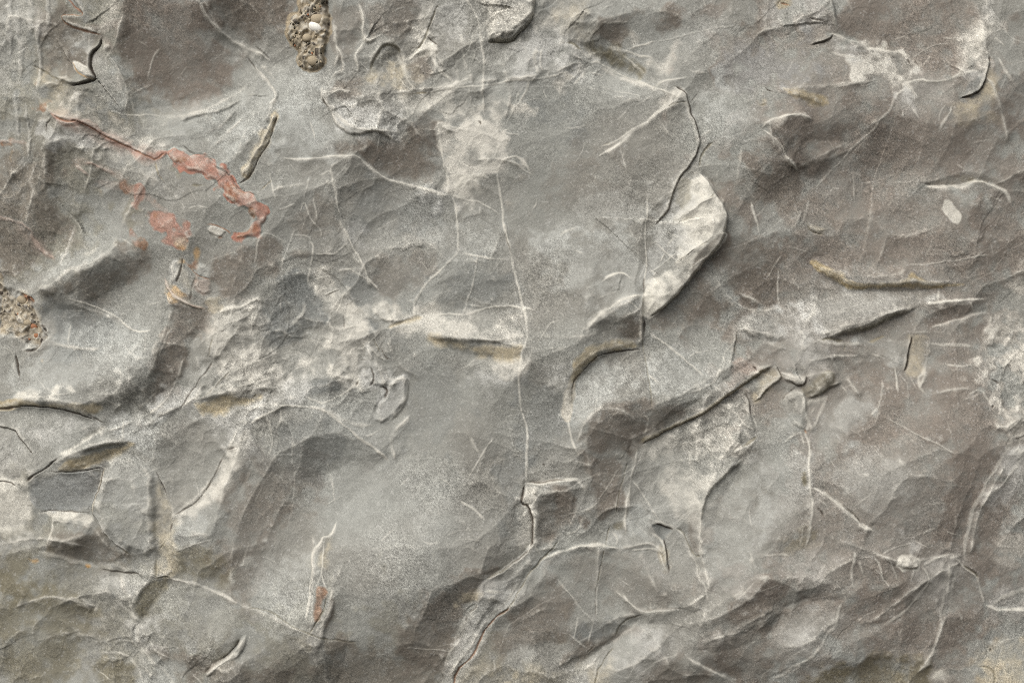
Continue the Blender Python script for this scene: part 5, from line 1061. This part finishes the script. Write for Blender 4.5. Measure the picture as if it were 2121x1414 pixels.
def build(name, q, material, parent):
    vsel, inv = np.unique(q.ravel(), return_inverse=True)
    me = bpy.data.meshes.new(name)
    me.vertices.add(len(vsel)); me.vertices.foreach_set("co", co[vsel].ravel())
    me.loops.add(q.size); me.loops.foreach_set("vertex_index", inv.astype(np.int32).ravel())
    me.polygons.add(len(q)); me.polygons.foreach_set("loop_start", np.arange(0, q.size, 4, dtype=np.int32))
    me.update(calc_edges=True)
    at = me.attributes.new("stone_colour", 'FLOAT_COLOR', 'POINT'); at.data.foreach_set("color", cl[vsel].ravel())
    me.polygons.foreach_set("use_smooth", np.ones(len(q), bool))
    me.normals_split_custom_set_from_vertices(nr[vsel])
    me.materials.append(material)
    o = bpy.data.objects.new(name, me); SC.collection.objects.link(o); o.parent = parent
    return o

rock = bpy.data.objects.new("rock_face", None); SC.collection.objects.link(rock)
rock["label"] = "weathered grey limestone rock face with cream veins and a red seam, filling the picture"
rock["category"] = "rock"
order = np.argsort(fid, kind='stable'); fs = fid[order]
cut = np.searchsorted(fs, np.arange(len(PARTS) + 1))
OBJ = {}
for k, (nm, lb) in enumerate(PARTS):
    sel = order[cut[k]:cut[k + 1]]
    if len(sel) < 12 and k:
        continue
    o = build(nm, quads[sel], MAT, rock)
    if lb:
        o["label"] = lb
    OBJ[k] = o

# ------------------------------------------------------------------ pebbles and grains set in the conglomerate
def height_at(u, v):
    return float(HT[int(np.clip((v - vs[0]) / G, 0, NY - 1)), int(np.clip((u - us[0]) / G, 0, NX - 1))])

import bmesh
def pebble_mesh(name, rx, ry, rz, seed, lumps=.16, sub=3):
    bm = bmesh.new(); bmesh.ops.create_icosphere(bm, subdivisions=sub, radius=1)
    r = np.random.default_rng(seed); D = r.normal(size=(7, 3)); D /= np.linalg.norm(D, axis=1)[:, None]; A = r.uniform(-1, .6, 7)
    for v in bm.verts:
        p = np.array(v.co); k = 1 + lumps * sum(a * max(0, float(p @ d)) ** 3 for a, d in zip(A, D))
        v.co = Vector((p[0] * rx * k, p[1] * rz * k, p[2] * ry * k)) * S
    me = bpy.data.meshes.new(name); bm.to_mesh(me); bm.free()
    me.polygons.foreach_set("use_smooth", np.ones(len(me.polygons), bool))
    return me

def lc(k, f=1.0):
    return tuple(float(x) for x in lin(np.clip(COL[k] * f, 0, 1)))
PM = {"ivory": stone_material("ivory_quartz", False, lc('white', 1.02), .45, 500), "grey": stone_material("grey_pebble", False, lc('conc', 1.08), .7, 700),
      "dark": stone_material("dark_grain", False, lc('olive', .6), .8, 700), "buff": stone_material("buff_grain", False, lc('conc', 1.05), .8, 700), "rust": stone_material("rust_grain", False, lc('rust', 1.1), .8, 700)}

def pebble(u, v, rx, ry, rot, mat, parent, seed, lift=.35, label=None, mesh=None):
    me = mesh or pebble_mesh("pebble", rx, ry, min(rx, ry) * .8, seed)
    if not me.materials:
        me.materials.append(PM[mat])
    o = bpy.data.objects.new("pebble", me); SC.collection.objects.link(o)
    o.location = ((u - W / 2) * S, -(height_at(u, v) + min(rx, ry) * .8 * (lift - .45)) * S, (H / 2 - v) * S)
    o.rotation_euler = (0, math.radians(rot), 0); o.parent = parent
    if label:
        o["label"] = label
    return o

cong = [k for k, p in enumerate(PARTS) if p[0] == 'conglomerate_lump']
A, B = OBJ[cong[0]], OBJ[cong[1]]
T2 = lambda x, y: (520 + .33941 * x, .33941 * y)
u, v = T2(392, 170); pebble(u, v, 16, 10, 24, "ivory", A, 3, .45, "glossy ivory pebble")
u, v = T2(345, 236); pebble(u, v, 10.5, 9, 0, "grey", A, 4, .3, "round grey pebble below the ivory one")
u, v = T2(408, 122); pebble(u, v, 16, 12, 10, "buff", A, 5, -.1)
u, v = T2(385, 375); pebble(u, v, 14, 12, 30, "buff", A, 6, -.05)
u, v = T2(400, 45); pebble(u, v, 15, 12, 0, "buff", A, 8, -.15)
pebble(57, 676, 8, 6, 20, "rust", B, 11, .3); pebble(66, 696, 7, 5, 40, "rust", B, 12, .3); pebble(30, 620, 12, 8, 30, "buff", B, 13, .2); pebble(44, 668, 9, 7, 0, "buff", B, 14, .2)
r2 = np.random.default_rng(21)
small = {c: [pebble_mesh("pebble", rx, ry, rz, 40 + i, .3, 1) for i, (rx, ry, rz) in enumerate(((4.2, 2.6, 2.4), (3.0, 3.0, 2.2), (2.4, 3.8, 2.0)))] for c in ("dark", "buff", "grey", "rust")}
for lump, spec, n in ((A, CG1, 60), (B, CG2, 8)):
    Pp = smooth(pts(spec), True); lo, hi = np.maximum(Pp.min(0), -20), Pp.max(0); c = 0
    while c < n:
        u, v = r2.uniform(lo, hi)
        j, i = int((v - vs[0]) / G), int((u - us[0]) / G)
        if PARTS[PART[j, i]][0] != 'conglomerate_lump' or PARTS[PART[j + 3, i + 3]][0] != 'conglomerate_lump' or PARTS[PART[j - 3, i - 3]][0] != 'conglomerate_lump':
            continue
        if lump is A and ((u - 653) / 20) ** 2 + ((v - 57) / 15) ** 2 < 1:
            continue
        m = r2.choice(["dark", "buff", "grey", "rust"], p=[.40, .34, .2, .06] if lump is A else [.3, .4, 0., .3])
        pebble(u, v, 3, 3, r2.uniform(0, 180), m, lump, 0, r2.uniform(.2, .6), mesh=small[m][r2.integers(3)]); c += 1
